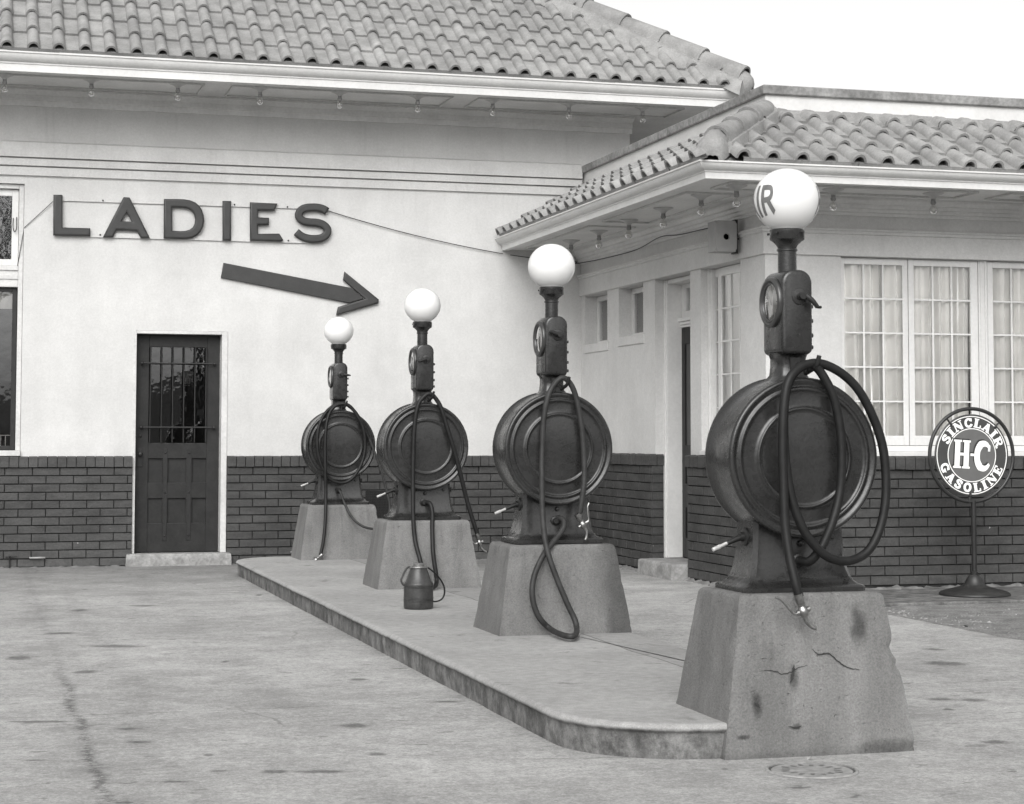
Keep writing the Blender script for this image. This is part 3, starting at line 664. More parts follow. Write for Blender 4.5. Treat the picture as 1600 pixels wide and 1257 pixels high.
# crumbled mortar footing along the wall feet
def footing(mb, p0, d, nrm, L, w_=.05, h=.02, seed=0):
    n = int(L/.022); d = Vector(d); nrm = Vector(nrm); r1 = []
    for k in range(n+1):
        t = L*k/n; q = Vector(p0)+d*t
        a = noise.noise(Vector((t*9, seed, 0))); b = noise.noise(Vector((t*31, seed, 5)))
        hh = max(.001, h*.6*(.6+.9*a+.7*b)); ww = w_*(.8+.6*b+.5*a)
        r1.append([(q.x, q.y, hh*1.15), (q.x+nrm.x*ww*.5, q.y+nrm.y*ww*.5, hh), (q.x+nrm.x*ww, q.y+nrm.y*ww, hh*.45), (q.x+nrm.x*(ww+.01), q.y+nrm.y*(ww+.01), -.002)])
    mb.loft(r1, cap=False, closed=False)
mb = MB()
footing(mb, (-4, -.034), (1, 0), (0, -1), 5.1, .03, .016, 1); mb.build('footing', MAT['footing'], B, ang=60); mb = MB(); footing(mb, (2.1, -.034), (1, 0), (0, -1), 3.3, .03, .02, 2)
mb.build('footing', MAT['footing'], B, ang=60); mb = MB(); footing(mb, (XS-.034, -.04), (0, -1), (-1, 0), 1.95, .07, .035, 3); mb.build('footing', MAT['footing'], B, ang=60); mb = MB(); footing(mb, (XS-.034, -2.97), (0, -1), (-1, 0), 1.5, .05, .045, 4)
mb.build('footing', MAT['footing'], B, ang=60)
mb = MB(); footing(mb, (XS-.03, WY-.034), (1, 0), (0, -1), 6.5, .05, .03, 5)
for v in range(len(mb.v)): mb.v[v] = (mb.v[v][0], mb.v[v][1], mb.v[v][2]+.03)
mb.build('footing', MAT['footing'], B, ang=60)
# vent grille behind the pumps
mb = MB()
for i in range(9): x = 3.345+i*.0245; mb.box(x, x+.006, -.050, -.040, .375, .655)
for j in range(12): z = .375+j*.0250; mb.box(3.335, 3.555, -.053, -.046, z, z+.006)
vg = mb.build('vent_grille', MAT['iron'], B, smooth=False)
mb = MB(); mb.box(3.335, 3.555, -.0395, -.03, .375, .655); mb.build('vent_shade_panel', MAT['signshadow'], vg, smooth=False)  # black panel stands in for the shade inside the vent

# --- tiled roofs
def tile_field(name, P0, e, up, nrm, sp, ncol, ex, nrow, clip, rad, mat, parent, clip0=None, x_off=.0):
    P0, e, up, nrm = map(Vector, (P0, e, up, nrm)); e.normalize(); up.normalize(); nrm.normalize()
    mb = MB()
    def P(a, s, h): return P0+e*a+up*s+nrm*h
    for i in range(ncol):
        xc = x_off+i*sp
        for j in range(nrow):
            jr = rnd.uniform(-.004, .004); s0 = j*ex+jr; s1 = (j+1)*ex+.05
            # pan (flat, between this cover and the next)
            for xa, xb in ((xc, xc+sp),):
                lim = clip(xa), clip(xb)
                if s0 < max(lim):
                    t0, t1 = min(s1, max(lim[0], s0)), min(s1, max(lim[1], s0))
                    if t0 > s0+.001 or t1 > s0+.001:
                        L0 = .026; 
                        vs = [P(xa, s0, L0), P(xb, s0, L0), P(xb, t1, .002), P(xa, t0, .002), P(xa, s0, -.004), P(xb, s0, -.004)]
                        mb.add(vs, [(0, 1, 2, 3), (4, 5, 1, 0)])
            lim = clip(xc)
            if s0 > lim-.03: continue
            t1 = min(s1, lim+.02)
            r0, r1 = rad, rad-(rad*.12)*(t1-s0)/(s1-s0); K = 9; th = .015
            dx = rnd.uniform(-.003, .003)
            rows = []
            for (s, r, lift) in ((s0, r0-th, .026), (s0, r0, .026), (s0+.004, r0+.001, .026), (t1, r1, .002)):
                rows.append([P(xc+dx-math.cos(math.pi*k/K)*r, s, lift+math.sin(math.pi*k/K)*r*1.22-.006) for k in range(K+1)])
            rows.insert(0, [P(xc+dx-math.cos(math.pi*k/K)*(r0-th-.004), s0+.21, .012+math.sin(math.pi*k/K)*(r0-th-.004)-.006) for k in range(K+1)])
            vs = [p for r in rows for p in r]; fs = []
            for a in range(len(rows)-1):
                for k in range(K): fs.append((a*(K+1)+k, a*(K+1)+k+1, (a+1)*(K+1)+k+1, (a+1)*(K+1)+k))
            if j == 0:      # eave closure set back inside the cover
                c0 = 0; fs.append(tuple(range(K+1)))
            mb.add(vs, fs)
    return mb.build(name, mat, parent, ang=50)
SL = .72; n1 = math.sqrt(1+SL*SL); E_X, E_Y, ZR = 6.86, -.93, 4.436
RIDGE_Y = 3.0; smax = (RIDGE_Y-E_Y)*n1
rf = empty('main_roof', (0, 0, 0)); rf.parent = B
mb = MB()
zt = lambda t: ZR-.03+SL*t
mb.add([(-4, E_Y+.03, ZR-.02), (E_X-.03, E_Y+.03, ZR-.02), (E_X-3.93, 3.0, zt(3.93)), (-4, 3.0, zt(3.93)), (E_X-.03, 6.9, ZR-.02), (-4, 6.9, ZR-.02)], [(0, 1, 2, 3), (1, 4, 2), (3, 2, 4, 5)])
mb.build('roof_deck', MAT['cap'], rf, smooth=False)
tile_field('roof_tiles', (-3.87, E_Y, ZR), (1, 0, 0), (0, 1, SL), (0, -SL, 1), .2175, 49, .278*n1, 13,
           lambda a: min(smax, max(0, (E_X+.05-(-3.87+a)))*n1), .056, MAT['tile'], rf)
tile_field('roof_tiles', (E_X, E_Y, ZR), (0, 1, 0), (-1, 0, SL), (SL, 0, 1), .2175, 36, .278*n1, 13,
           lambda a: max(0, min(a, 7.86-a))*n1, .056, MAT['tile'], rf, x_off=.1)
# hip covers
def hip_caps(name, A, Bv, n, rad, parent, lift=.05, wide=1.0, flare=.0):
    A, Bv = Vector(A), Vector(Bv); d = Bv-A; L = d.length; u = d.normalized()
    side = u.cross(Vector((0, 0, 1))).normalized(); nn = side.cross(u)
    for k in range(n):
        s0 = L*k/n-.03; s1 = L*(k+1)/n+.03; K = 14; mb = MB()
        def ring(s, r, l): 
            out = []
            for q in range(K+1):
                a = math.pi*q/K
                out.append(A+u*s+side*(-math.cos(a)*r*wide)+nn*(l+math.sin(a)*r-(.0 if 0 < q < K else .06)))
            return out
        rows = [ring(s0, rad-.02, lift), ring(s0, rad, lift), ring(s0+.02, rad*1.03, lift), ring(s0+.05, rad*.99, lift), ring((s0+s1)/2, rad*.93, lift-.005), ring(s1, rad*.86, lift-.012)]
        mb.loft(rows, cap=False, closed=False); mb.build(name, MAT['tile'], parent, ang=50)
hip_caps('hip_tile', (E_X-.10, E_Y+.10, ZR+.072+.02), (E_X-3.93, 3.0, ZR+SL*3.93+.02), 13, .115, rf, .05)
mb = MB()       # closed starter tile at the hip foot
A0 = Vector((E_X-.02, E_Y+.02, ZR+.0)); u = Vector((-1, 1, SL)).normalized(); side = u.cross(Vector((0, 0, 1))).normalized(); nn = side.cross(u)
rows = []
for s, r in ((-.015, .01), (.0, .05), (.03, .085), (.08, .11), (.16, .122), (.24, .118)):
    rows.append([A0+u*s+side*(-math.cos(math.pi*q/14)*r)+nn*(.03+math.sin(math.pi*q/14)*r*1.0-(.0 if 0 < q < 14 else .06)) for q in range(15)])
mb.loft(rows, cap=False, closed=False); mb.build('hip_tile', MAT['tile'], rf, ang=60)
# wooden/lead strip under hip caps
mb = MB()
a, b2 = Vector((E_X-.05, E_Y+.05, ZR+.04)), Vector((E_X-3.93, 3.0, ZR+SL*3.93+.04))
mb.loft([[p+Vector(o) for o in ((-.14, -.17, -.12), (-.09, -.115, .02), (-.04, -.05, .06), (.05, .04, .06), (.115, .09, .02), (.17, .14, -.12))] for p in (a, b2)])
mb.build('hip_board', MAT['tile'], rf, smooth=False)

# wing roof: lean-to skirts against the parapet
SW = .55; n2 = math.sqrt(1+SW*SW); WX, WYE, ZE = 4.60, -5.37, 3.056
wr = empty('wing_roof', (0, 0, 0)); wr.parent = B
runx = XS+.018-WX; runy = WY+.018-WYE
mb = MB()
top = ZE+SW*runx
mb.add([(WX+.02, -.003, ZE-.02), (WX+.02, WYE+.02, ZE-.02), (13, WYE+.02, ZE-.02), (13, WY+.015, top-.03), (XS+.015, WY+.015, top-.03), (XS+.015, -.003, top-.03)], [(0, 1, 4, 5), (1, 2, 3, 4)])
mb.build('roof_deck', MAT['cap'], wr, smooth=False)
tile_field('roof_tiles', (WX, 0, ZE), (0, -1, 0), (1, 0, SW), (-SW, 0, 1), .2445, 22, .250*n2, 4,
           lambda a: min(runx, max(0, 5.37-a))*n2-.02, .056, MAT['tile'], wr, x_off=.12)
tile_field('roof_tiles', (WX, WYE, ZE), (1, 0, 0), (0, 1, SW), (0, -SW, 1), .2168, 36, .250*n2, 4,
           lambda a: min(runy, max(0, a))*n2-.02, .056, MAT['tile'], wr, x_off=.315)
hip_caps('hip_tile', (WX+.22, WYE+.22, ZE+SW*.22+.035), (XS+.0, WY-.0, top+.02), 3, .098, wr, .03)
mb = MB()
A0 = Vector((WX+.065, WYE+.065, ZE+.025)); u = Vector((1, 1, SW)).normalized(); side = u.cross(Vector((0, 0, 1))).normalized(); nn = side.cross(u)
rows = []
for s, r, h in ((.0, .085, .012), (.01, .10, .04), (.04, .108, .085), (.10, .104, .125), (.17, .096, .145), (.24, .086, .142), (.31, .07, .12)):
    rows.append([A0+u*s+side*(-math.cos(math.pi*q/16)*r*1.05)+nn*(math.sin(math.pi*q/16)*h*1.05-(.0 if 0 < q < 16 else .04)+.004*math.sin(q*2.1)) for q in range(17)])
mb.loft(rows, cap=False, closed=False); mb.build('hip_tile', MAT['tile'], wr, ang=60)
mb = MB()
a, b2 = Vector((WX+.18, WYE+.18, ZE+SW*.18)), Vector((XS+.01, WY+.01, top))
mb.loft([[p+Vector(o) for o in ((-.10, .10, -.03), (-.085, .085, .045), (.085, -.085, .045), (.10, -.10, -.03))] for p in (a, b2)])
mb.build('hip_board', MAT['tile'], wr, smooth=False)
# lead flashing where the tiles meet the parapet, dressed over the cover tiles
mb = MB()
mb.box(XS+.002, XS+.019, WY+.02, -.003, top-.02, top+.052)
mb.build('flashing', MAT['cap'], wr, smooth=False)
x = XS+.02; k = 0
while x < 12:
    mb = MB(); x2 = x+.62+.1*(k % 3); up_ = .006*(k % 2); P = []
    for q in range(61):
        xx = x+(x2+.02-x)*q/60
        dxx = (xx-WX-.315) % .2168; dxx = min(dxx, .2168-dxx)
        h = math.sqrt(max(0, .068**2-dxx**2))*1.02
        pl_ = lambda y: ZE+SW*(y-WYE)
        P.append([(xx, WY+.019, top+.060+up_), (xx, WY-.004-up_*.5, top+.060+up_), (xx, WY-.012-up_*.5, top+.040+up_*.5), (xx, WY-.030, pl_(WY-.030)+.030+h*.35+up_*.5), (xx, WY-.060, pl_(WY-.06)+.024+h*.85+up_*.4), (xx, WY-.095, pl_(WY-.095)+.024+h+up_*.4), (xx, WY-.142, pl_(WY-.142)+.022+h+up_*.4), (xx, WY-.142, pl_(WY-.142)+.012+h)])
    mb.loft(P, cap=False, closed=False); mb.build('flashing', MAT['tile'], wr, ang=45); x = x2; k += 1

# ================================================================ OPENINGS
def sash(parent, x0, x1, z0, z1, y, gx, gz, label=None, cols=3, rows=5, mat=None, mapf=None, frame=.035, curtain=True, depth=.03, bottom=None, gmat=None, seed=0, glass_y=.012):
    """casement in plane y facing -y, or through mapf((x,y,z)); gx,gz = glass extents"""
    f = mapf or (lambda p: p); mat = mat or MAT['white']
    mb = MB()
    mb.box(x0, gx[0], y, y+depth, z0, z1); mb.box(gx[1], x1, y, y+depth, z0, z1)
    mb.box(gx[0], gx[1], y, y+depth, z0, gz[0]); mb.box(gx[0], gx[1], y, y+depth, gz[1], z1)
    mb.v = [f(p) for p in mb.v]
    wd = mb.build('window', mat, parent, bevel=.003, smooth=False)
    if label: wd['label'] = label
    if cols*rows > 1:
        mb = MB()
        if cols == 1: mb.box(gx[0], gx[0]+.004, y+.005, y+.023, gz[0], gz[1])
        for i in range(1, cols): xx = gx[0]+(gx[1]-gx[0])*i/cols; mb.box(xx-.007, xx+.007, y+.004, y+.024, gz[0], gz[1])
        for j in range(1, rows): zz = gz[0]+(gz[1]-gz[0])*j/rows; mb.box(gx[0], gx[1], y+.006, y+.022, zz-.006, zz+.006)
        mb.v = [f(p) for p in mb.v]; mb.build('muntins', mat, wd, smooth=False)
    mb = MB(); mb.add([(gx[0], y+glass_y, gz[0]), (gx[1], y+glass_y, gz[0]), (gx[1], y+glass_y, gz[1]), (gx[0], y+glass_y, gz[1])], [(0, 1, 2, 3)])
    mb.v = [f(p) for p in mb.v]; mb.build('pane', gmat or MAT['glass'], wd, smooth=False)
    if curtain:
        mb = MB(); n = 90; rings = []
        w_ = gx[1]-gx[0]+.04
        for k in range(n+1):
            t = k/n; xx = gx[0]-.02+w_*t; col = []
            for j in range(9):
                zz = gz[0]-.03+(gz[1]-gz[0]+.05)*j/8
                ph = 6.28*(t*(8+3*math.sin(seed*2.1))+seed)+4.0*noise.noise(Vector((t*5, seed, 0)))+1.0*noise.noise(Vector((t*3, zz*1.2, seed)))
                am = .027*(1+1.3*noise.noise(Vector((t*4, seed+3, zz*.4))))
                col.append((xx+.010*noise.noise(Vector((zz*2, seed, t*9))), y+.055+am*math.sin(ph)+.007*math.sin(2.3*ph+1), zz))
            rings.append([f(p) for p in col])
        mb.loft(rings, cap=False, closed=False); mb.build('curtain', MAT['curtain'], wd, ang=80)
    return wd

# wing front window bank
mb = MB(); yb = WY+.028
mb.box(6.062, 8.518, yb-.012, yb+.09, 2.508, 2.528)
mb.box(6.062, 8.518, WY-.022, WY+.10, 1.014, 1.048)          # sill
mb.box(6.062, 8.518, yb+.004, yb+.09, 1.049, 1.092)
mb.box(7.224, 7.300, yb+.002, yb+.09, 1.093, 2.507)
mb.box(7.236, 7.250, yb-.008, yb+.001, 1.093, 2.507); mb.box(7.274, 7.288, yb-.008, yb+.001, 1.093, 2.507)
mb.box(8.46, 8.518, yb+.002, yb+.09, 1.093, 2.507)
mb.build('window_frame', MAT['white'], B, bevel=.003, smooth=False)
mb = MB(); mb.loft([[(x, WY-.0-o, z) for o, z in ((-.03, 2.512), (.006, 2.512), (.006, 2.505), (-.008, 2.50), (-.008, 2.53), (-.03, 2.53))] for x in (6.062, 8.518)])
xs = [(6.066, 6.628, 6.103, 6.585), (6.634, 7.220, 6.680, 7.158), (7.304, 7.876, 7.350, 7.832), (7.882, 8.456, 7.926, 8.412)]
for i, (a, b_, c, d) in enumerate(xs):
    sash(B, a, b_, 1.095, 2.504, yb+.006, (c, d), (1.168, 2.456), seed=i*1.7)

# wing side window (faces -x): u = -y
fm = lambda p: (XS+.105+(p[1]), -p[0], p[2])
sash(B, 3.182, 3.305, 1.05, 2.505, 0, (3.225, 3.290), (1.13, 2.44), cols=1, rows=5, mapf=fm, seed=5)
sash(B, 3.310, 4.006, 1.05, 2.505, -.012, (3.375, 3.95), (1.13, 2.44), cols=3, rows=5, mapf=fm, seed=6)
mb = MB(); mb.box(XS+.055, XS+.24, -3.205, -3.180, 1.05, 2.508); mb.box(XS+.075, XS+.24, -3.225, -3.206, 1.05, 2.508)
mb.box(XS-.02, XS+.24, -4.008, -3.180, 1.014, 1.048)
mb.build('window_frame', MAT['white'], B, bevel=.003, smooth=False)

# two little high windows on the wing side
for k, (ya, yb_, z0) in enumerate(((-.80, -.123, 2.04), (-1.79, -1.13, 2.06))):
    mb = MB(); x = XS+.12
    mb.box(x, x+.04, ya+.003, ya+.048, z0+.003, 2.502); mb.box(x, x+.04, yb_-.048, yb_-.003, z0+.003, 2.502)
    mb.box(x, x+.04, ya+.049, yb_-.049, 2.455, 2.502); mb.box(x, x+.04, ya+.049, yb_-.049, z0+.003, z0+.035)
    wn = mb.build('window', MAT['white'], B, bevel=.003, smooth=False)
    mb = MB(); mb.add([(x+.02, yb_-.045, z0+.03), (x+.02, ya+.045, z0+.03), (x+.02, ya+.045, 2.46), (x+.02, yb_-.045, 2.46)], [(0, 1, 2, 3)])
    mb.build('pane', MAT['glass'], wn, smooth=False)
    mb = MB(); mb.box(x+.05, x+.07, ya+.01, yb_-.01, z0, 2.5); mb.build('window_backing', MAT['inside'], wn, smooth=False)  # near-black board: the dark of the room put into its colour
    mb = MB(); mb.box(XS-.012, XS+.12, ya-.035, yb_+.0, z0-.083, z0-.001)
    mb.build('window_sill', MAT['stucco'], B, bevel=.004, smooth=False)

# wing doorway
dr = empty('side_door', (0, 0, 0)); dr.parent = B; dr['label'] = 'dark panelled door deep in the wing recess'
mb = MB()
mb.box(XS+.078, XS+.25, -2.118, -2.095, .131, 2.505); mb.box(XS+.090, XS+.25, -2.140, -2.119, .131, 2.505)
mb.box(XS+.078, XS+.25, -2.935, -2.91, .131, 2.505); mb.box(XS+.10, XS+.25, -2.909, -2.141, 2.47, 2.505)
mb.build('door_frame', MAT['white'], dr, bevel=.003, smooth=False)
mb = MB(); mb.box(XS+.226, XS+.27, -2.909, -2.141, 2.18, 2.235); mb.box(XS+.226, XS+.27, -2.235, -2.141, 2.236, 2.469); mb.box(XS+.226, XS+.27, -2.909, -2.815, 2.236, 2.469); mb.box(XS+.226, XS+.27, -2.814, -2.236, 2.43, 2.469)
mb.box(XS+.190, XS+.27, -2.93, -2.12, 2.145, 2.18); mb.box(XS+.205, XS+.27, -2.925, -2.125, 2.118, 2.144); mb.box(XS+.215, XS+.27, -2.92, -2.13, 2.095, 2.117)
mb.build('transom', MAT['white'], dr, bevel=.003, smooth=False)
mb = MB(); mb.add([(XS+.245, -2.235, 2.236), (XS+.245, -2.815, 2.236), (XS+.245, -2.815, 2.43), (XS+.245, -2.235, 2.43)], [(0, 1, 2, 3)]); mb.build('pane', MAT['dglass'], dr, smooth=False)
mb = MB(); xd = XS+.236
mb.box(xd, xd+.04, -2.905, -2.142, .135, 2.093)
for z0, z1 in ((.16, .36), (.39, .60), (.63, .74), (.90, 1.02)):
    pass
dl = mb.build('door_leaf', MAT['door'], dr, bevel=.003, smooth=False)
mb = MB()
mb.box(xd-.012, xd-.001, -2.215, -2.142, .135, 2.093); mb.box(xd-.012, xd-.001, -2.905, -2.83, .135, 2.093)
for z0, z1 in ((.135, .30), (.56, .76), (.985, 1.09), (1.95, 2.093)): mb.box(xd-.012, xd-.001, -2.829, -2.216, z0, z1)
mb.build('rails', MAT['door'], dl, bevel=.002, smooth=False)
mb = MB(); mb.add([(xd-.003, -2.216, 1.09), (xd-.003, -2.829, 1.09), (xd-.003, -2.829, 1.95), (xd-.003, -2.216, 1.95)], [(0, 1, 2, 3)]); mb.build('glass', MAT['signshadow'], dl, smooth=False)

# main door with iron bars
dr = empty('front_door', (0, 0, 0)); dr.parent = B; dr['label'] = 'dark wooden door with a barred window and six lower panels'
mb = MB()
mb.box(1.206, 1.232, -.008, .20, .108, 2.118); mb.box(2.0, 2.052, -.008, .118, .108, 2.118); mb.box(1.233, 1.999, -.008, .20, 2.09, 2.118)
mb.box(1.995, 2.052, .119, .20, .108, 2.118)
mb.build('door_frame', MAT['trim'], dr, bevel=.003, smooth=False)
mb = MB(); y0 = .105
xsr = [1.236, 1.358, 1.876, 1.993]
mb.box(1.236, 1.355, y0, y0+.045, .112, 2.086); mb.box(1.880, 1.993, y0, y0+.045, .112, 2.086)
mb.box(1.355, 1.880, y0, y0+.045, 1.975, 2.086); mb.box(1.355, 1.880, y0, y0+.045, .96, 1.10)
mb.box(1.355, 1.880, y0, y0+.045, .598, .739); mb.box(1.355, 1.880, y0, y0+.045, .112, .372)
for za, zb in ((.739, .96), (.372, .598)):
    mb.box(1.486, 1.534, y0, y0+.045, za, zb); mb.box(1.698, 1.752, y0, y0+.045, za, zb)
dl = mb.build('door_leaf', MAT['door'], dr, bevel=.003, smooth=False)
mb = MB()
for xa, xb in ((1.355, 1.486), (1.534, 1.698), (1.752, 1.880)):
    for za, zb in ((.739, .96), (.372, .598)):
        mb = MB(); mb.box(xa-.002, xb+.002, y0+.022, y0+.03, za-.002, zb+.002); mb.build('panel', MAT['door'], dl, smooth=False)
mb = MB(); mb.add([(1.355, y0+.03, 1.10), (1.880, y0+.03, 1.10), (1.880, y0+.03, 1.975), (1.355, y0+.03, 1.975)], [(0, 1, 2, 3)])
mb.build('pane', MAT['dglass'], dr, smooth=False)
mb = MB()
for k in range(6): x = 1.366+k*.1005; mb.tube([(x, y0-.022, 1.105), (x, y0-.022, 1.975)], .0065, 8, 0)
for z in (1.242, 1.825):
    mb.tube([(1.285, y0-.034, z), (1.945, y0-.034, z)], .007, 8, 0)
    for x in (1.288, 1.942): mb.lathe([(0, -.052), (.010, -.050), (.016, -.042), (.012, -.034), (.008, 0)], 12, (x, y0, z), 'y')
mb.build('bars', MAT['iron'], dr)
for x in (1.51, 1.725):
    mb = MB(); mb.box(x-.017, x+.017, y0-.006, y0-.0005, .215, 1.055)
    for z in (.26, .65, 1.01): mb.lathe([(0, -.013), (.006, -.012), (.010, -.006), (.010, 0)], 10, (x, y0, z), 'y')
    mb.build('strap', MAT['iron'], dr, bevel=.001)
mb = MB(); mb.box(1.256, 1.306, y0-.008, y0-.0005, .885, 1.055); mb.lathe([(0, -.060), (.016, -.057), (.022, -.045), (.018, -.032), (.008, -.026), (.010, -.008)], 16, (1.281, y0, 1.0), 'y')
mb.build('knob', MAT['iron'], dr, bevel=.002)
mb = MB(); mb.lathe([(0, -.016), (.010, -.014), (.014, -.006), (.014, 0)], 14, (1.281, y0, 1.165), 'y'); mb.build('lock', MAT['iron'], dr)
# left shop window
wl = empty('shop_window', (0, 0, 0)); wl.parent = B
mb = MB()
mb.box(.185, .226, .03, .16, 1.035, 3.412); mb.box(-1.198, -1.157, .03, .16, 1.035, 3.412); mb.box(-1.156, .184, .03, .16, 3.372, 3.412)
mb.box(-1.23, .226, -.03, .16, .986, 1.034)
mb.box(-1.156, .184, .045, .15, 2.49, 2.68); mb.box(-1.156, .184, .03, .044, 2.64, 2.68); mb.box(-1.156, .184, .035, .044, 2.56, 2.60); mb.box(-1.156, .184, .03, .044, 2.49, 2.515)
mb.build('window_frame', MAT['trim'], wl, bevel=.003, smooth=False)
sash(wl, -1.152, -.485, 2.684, 3.368, .07, (-1.11, -.53), (2.74, 3.31), cols=1, rows=1, curtain=False, gmat=MAT['dglass'])
sash(wl, -.480, .182, 2.684, 3.368, .07, (-.43, .125), (2.74, 3.31), cols=1, rows=1, curtain=False, gmat=MAT['dglass'])
mb = MB(); mb.tube([(.135, .062, 3.11), (.135, .045, 3.09), (.135, .04, 3.02), (.150, .04, 2.985), (.165, .045, 3.02), (.165, .06, 3.12)], .004, 6, 4); mb.build('latch', MAT['iron'], wl)
sash(wl, -1.152, .182, 1.038, 2.487, .08, (-1.11, .140), (1.075, 2.45), cols=1, rows=1, curtain=False, mat=MAT['iron'], gmat=MAT['dglass'])
mb = MB()
for x in (.02, .06, .10): mb.box(x-.003, x+.003, .13, .136, 1.07, 1.17)
mb.box(-.2, .14, .13, .136, 1.165, 1.172); mb.build('wire_rack', MAT['trim'], wl, smooth=False)
mb = MB(); mb.box(-1.14, .17, .14, .15, 2.30, 2.46); mb.build('window_backing', MAT['trim'], wl, smooth=False)  # pale blind across the top of the lower pane
# dark interiors
mb = MB()
def room(x0, x1, y0, y1, z0, z1):
    mb.add([(x0,y0,z0),(x1,y0,z0),(x1,y1,z0),(x0,y1,z0),(x0,y0,z1),(x1,y0,z1),(x1,y1,z1),(x0,y1,z1)], [(0,1,2,3),(4,7,6,5),(1,5,6,2),(2,6,7,3),(3,7,4,0)])
room(-3.7, 5.65, .26, 4, .02, 4.2); room(X1+.01, 11.7, WY+.26, -.05, .02, 2.98)
mb.build('interior', MAT['inside'], B, smooth=False)
# door steps
def slab(name, x0, x1, y0, y1, h, lab, group=None, amp=.005, n=26):
    mb = MB(); ou = []
    for (a, b_), (c, d) in (((x0, y0), (x1, y0)), ((x1, y0), (x1, y1)), ((x1, y1), (x0, y1)), ((x0, y1), (x0, y0))):
        for k in range(n): ou.append((a+(c-a)*k/n, b_+(d-b_)*k/n))
    cx, cy = (x0+x1)/2, (y0+y1)/2; rings = []
    for s_, z in ((0, -.003), (0, h*.2), (.001, h*.4), (.0, h*.6), (.003, h*.8), (.006, h*.93), (.014, h*.985), (.03, h)):
        r = []
        for x, y in ou:
            e = s_+amp*(noise.noise(Vector((x*9, y*9, z*14)))+.7*noise.noise(Vector((x*30, y*30, z*30))))
            dx = max(-1, min(1, (x-cx)/((x1-x0)/2)))*e if abs(abs(x-cx)-(x1-x0)/2) < .001 else 0
            dy = max(-1, min(1, (y-cy)/((y1-y0)/2)))*e if abs(abs(y-cy)-(y1-y0)/2) < .001 else 0
            r.append((x-dx, y-dy, z+amp*.4*noise.noise(Vector((x*8, y*8, z)))))
        rings.append(r)
    mb.loft(rings); o = mb.build(name, MAT['stone'], ang=50); tag(o, lab, 'doorstep'); return o
slab('doorstep', 1.155, 2.092, -.115, .10, .108, 'worn pale stone doorstep under the barred front door')
slab('doorstep', 5.275, 5.69, -2.936, -2.12, .130, 'thick rough stone doorstep at the side door of the wing', amp=.008)
# ================================================================ EAVE BULBS
def bulb(name_loc, lab, grp, src=[None]):
    if src[0] is None:
        r = empty('eave_light', name_loc, 0, lab, 'light', grp)
        mb = MB(); mb.lathe([(0, -.042), (.018, -.042), (.022, -.034), (.040, -.020), (.066, -.010), (.078, -.005), (.078, 0), (0, 0)], 28); mb.build('mounting_plate', MAT['plate'], r)
        mb = MB(); mb.lathe([(0, -.043), (.017, -.043), (.017, -.060), (.021, -.066), (.019, -.082), (0, -.082)], 18); mb.build('socket', MAT['bulbcap'], r)
        mb = MB(); mb.lathe([(.012, -.078), (.014, -.088), (.022, -.100), (.029, -.116), (.030, -.128), (.026, -.142), (.015, -.152), (0, -.156)], 20, cap=False); mb.build('glass_bulb', MAT['bulbglass'], r)
        src[0] = r; return r
    s = src[0]; r = s.copy(); COL.objects.link(r); r.location = name_loc; r['label'] = lab; r['group'] = grp
    for ch in list(s.children):
        c = ch.copy(); COL.objects.link(c); c.parent = r
    return r
wordn = ['first', 'second', 'third', 'fourth', 'fifth', 'sixth', 'seventh', 'eighth', 'ninth']
for i, x in enumerate((.035, .765, 1.51, 2.235, 2.955, 3.675, 4.385, 5.12, 5.85)):
    bulb((x, -.665, 4.269), 'bare bulb under the high main eave, %s from the left' % wordn[i], 'bare bulbs under the main eave')
for i, (x, y) in enumerate(((5.03, -1.02), (5.02, -1.86), (5.0, -2.71), (4.99, -3.56), (4.98, -4.40))):
    bulb((x, y, 2.944), 'bare bulb under the wing side eave, %s counting from the main wall' % wordn[i], 'bare bulbs under the wing eaves')
for i, (x, y) in enumerate(((5.03, -4.96), (5.78, -4.96), (6.58, -4.96), (7.38, -4.96))):
    bulb((x, y, 2.944), ['bare bulb at the corner of the wing eave, left of the nearest globe', 'bare bulb under the wing front eave just right of the nearest globe', 'bare bulb under the wing front eave, above the middle casements', 'bare bulb under the wing front eave nearest the right edge of view'][i], 'bare bulbs under the wing eaves')

# ================================================================ LETTERS, ARROW
sg = empty('ladies_sign', (0, -.012, 0), 0, 'raised dark letters reading LADIES on thin white rails', 'sign')
def stroke_poly(cl, w_):
    P = catmull([(a, b, 0) for a, b in cl], 3); L = []; Rr = []
    for i, p in enumerate(P):
        t = (P[min(i+1, len(P)-1)]-P[max(i-1, 0)]).normalized(); n = Vector((-t.y, t.x, 0))
        L.append(p+n*w_/2); Rr.append(p-n*w_/2)
    q = L+list(reversed(Rr)); return [(v.x, v.y) for v in q]
for ch in 'LADIE':
    o = curve_mesh('letter', LET[ch], .040, .017, MAT['letter'], sg)
    o['label'] = 'raised dark letter ' + ch
o = curve_mesh('letter', [stroke_poly(LET_S, .074)], .040, .017, MAT['letter'], sg); o['label'] = 'raised dark letter S'
mb = MB()
for x0, x1, z0, z1 in ((.50, 2.90, 3.272, 3.316), (.50, 2.80, 2.952, 2.994)):
    mb.box(x0, x1, -.004, .0105, z0, z1)
rl = mb.build('rail', MAT['stucco'], sg, smooth=False)
mb = MB()
for x, z in ((.915, 3.287), (.895, 2.975), (2.59, 3.285), (2.60, 2.972), (2.10, 3.29)):
    mb.lathe([(0, -.010), (.006, -.009), (.008, -.004), (.008, 0)], 8, (x, -.004, z), 'y')
mb.build('screws', MAT['iron'], rl)
ar = empty('arrow_sign', (0, 0, 0), 0, 'long dark arrow on the white wall pointing right and down', 'sign')
curve_mesh('shaft', [ARROW['shaft']], .030, .006, MAT['letter'], ar, 1)
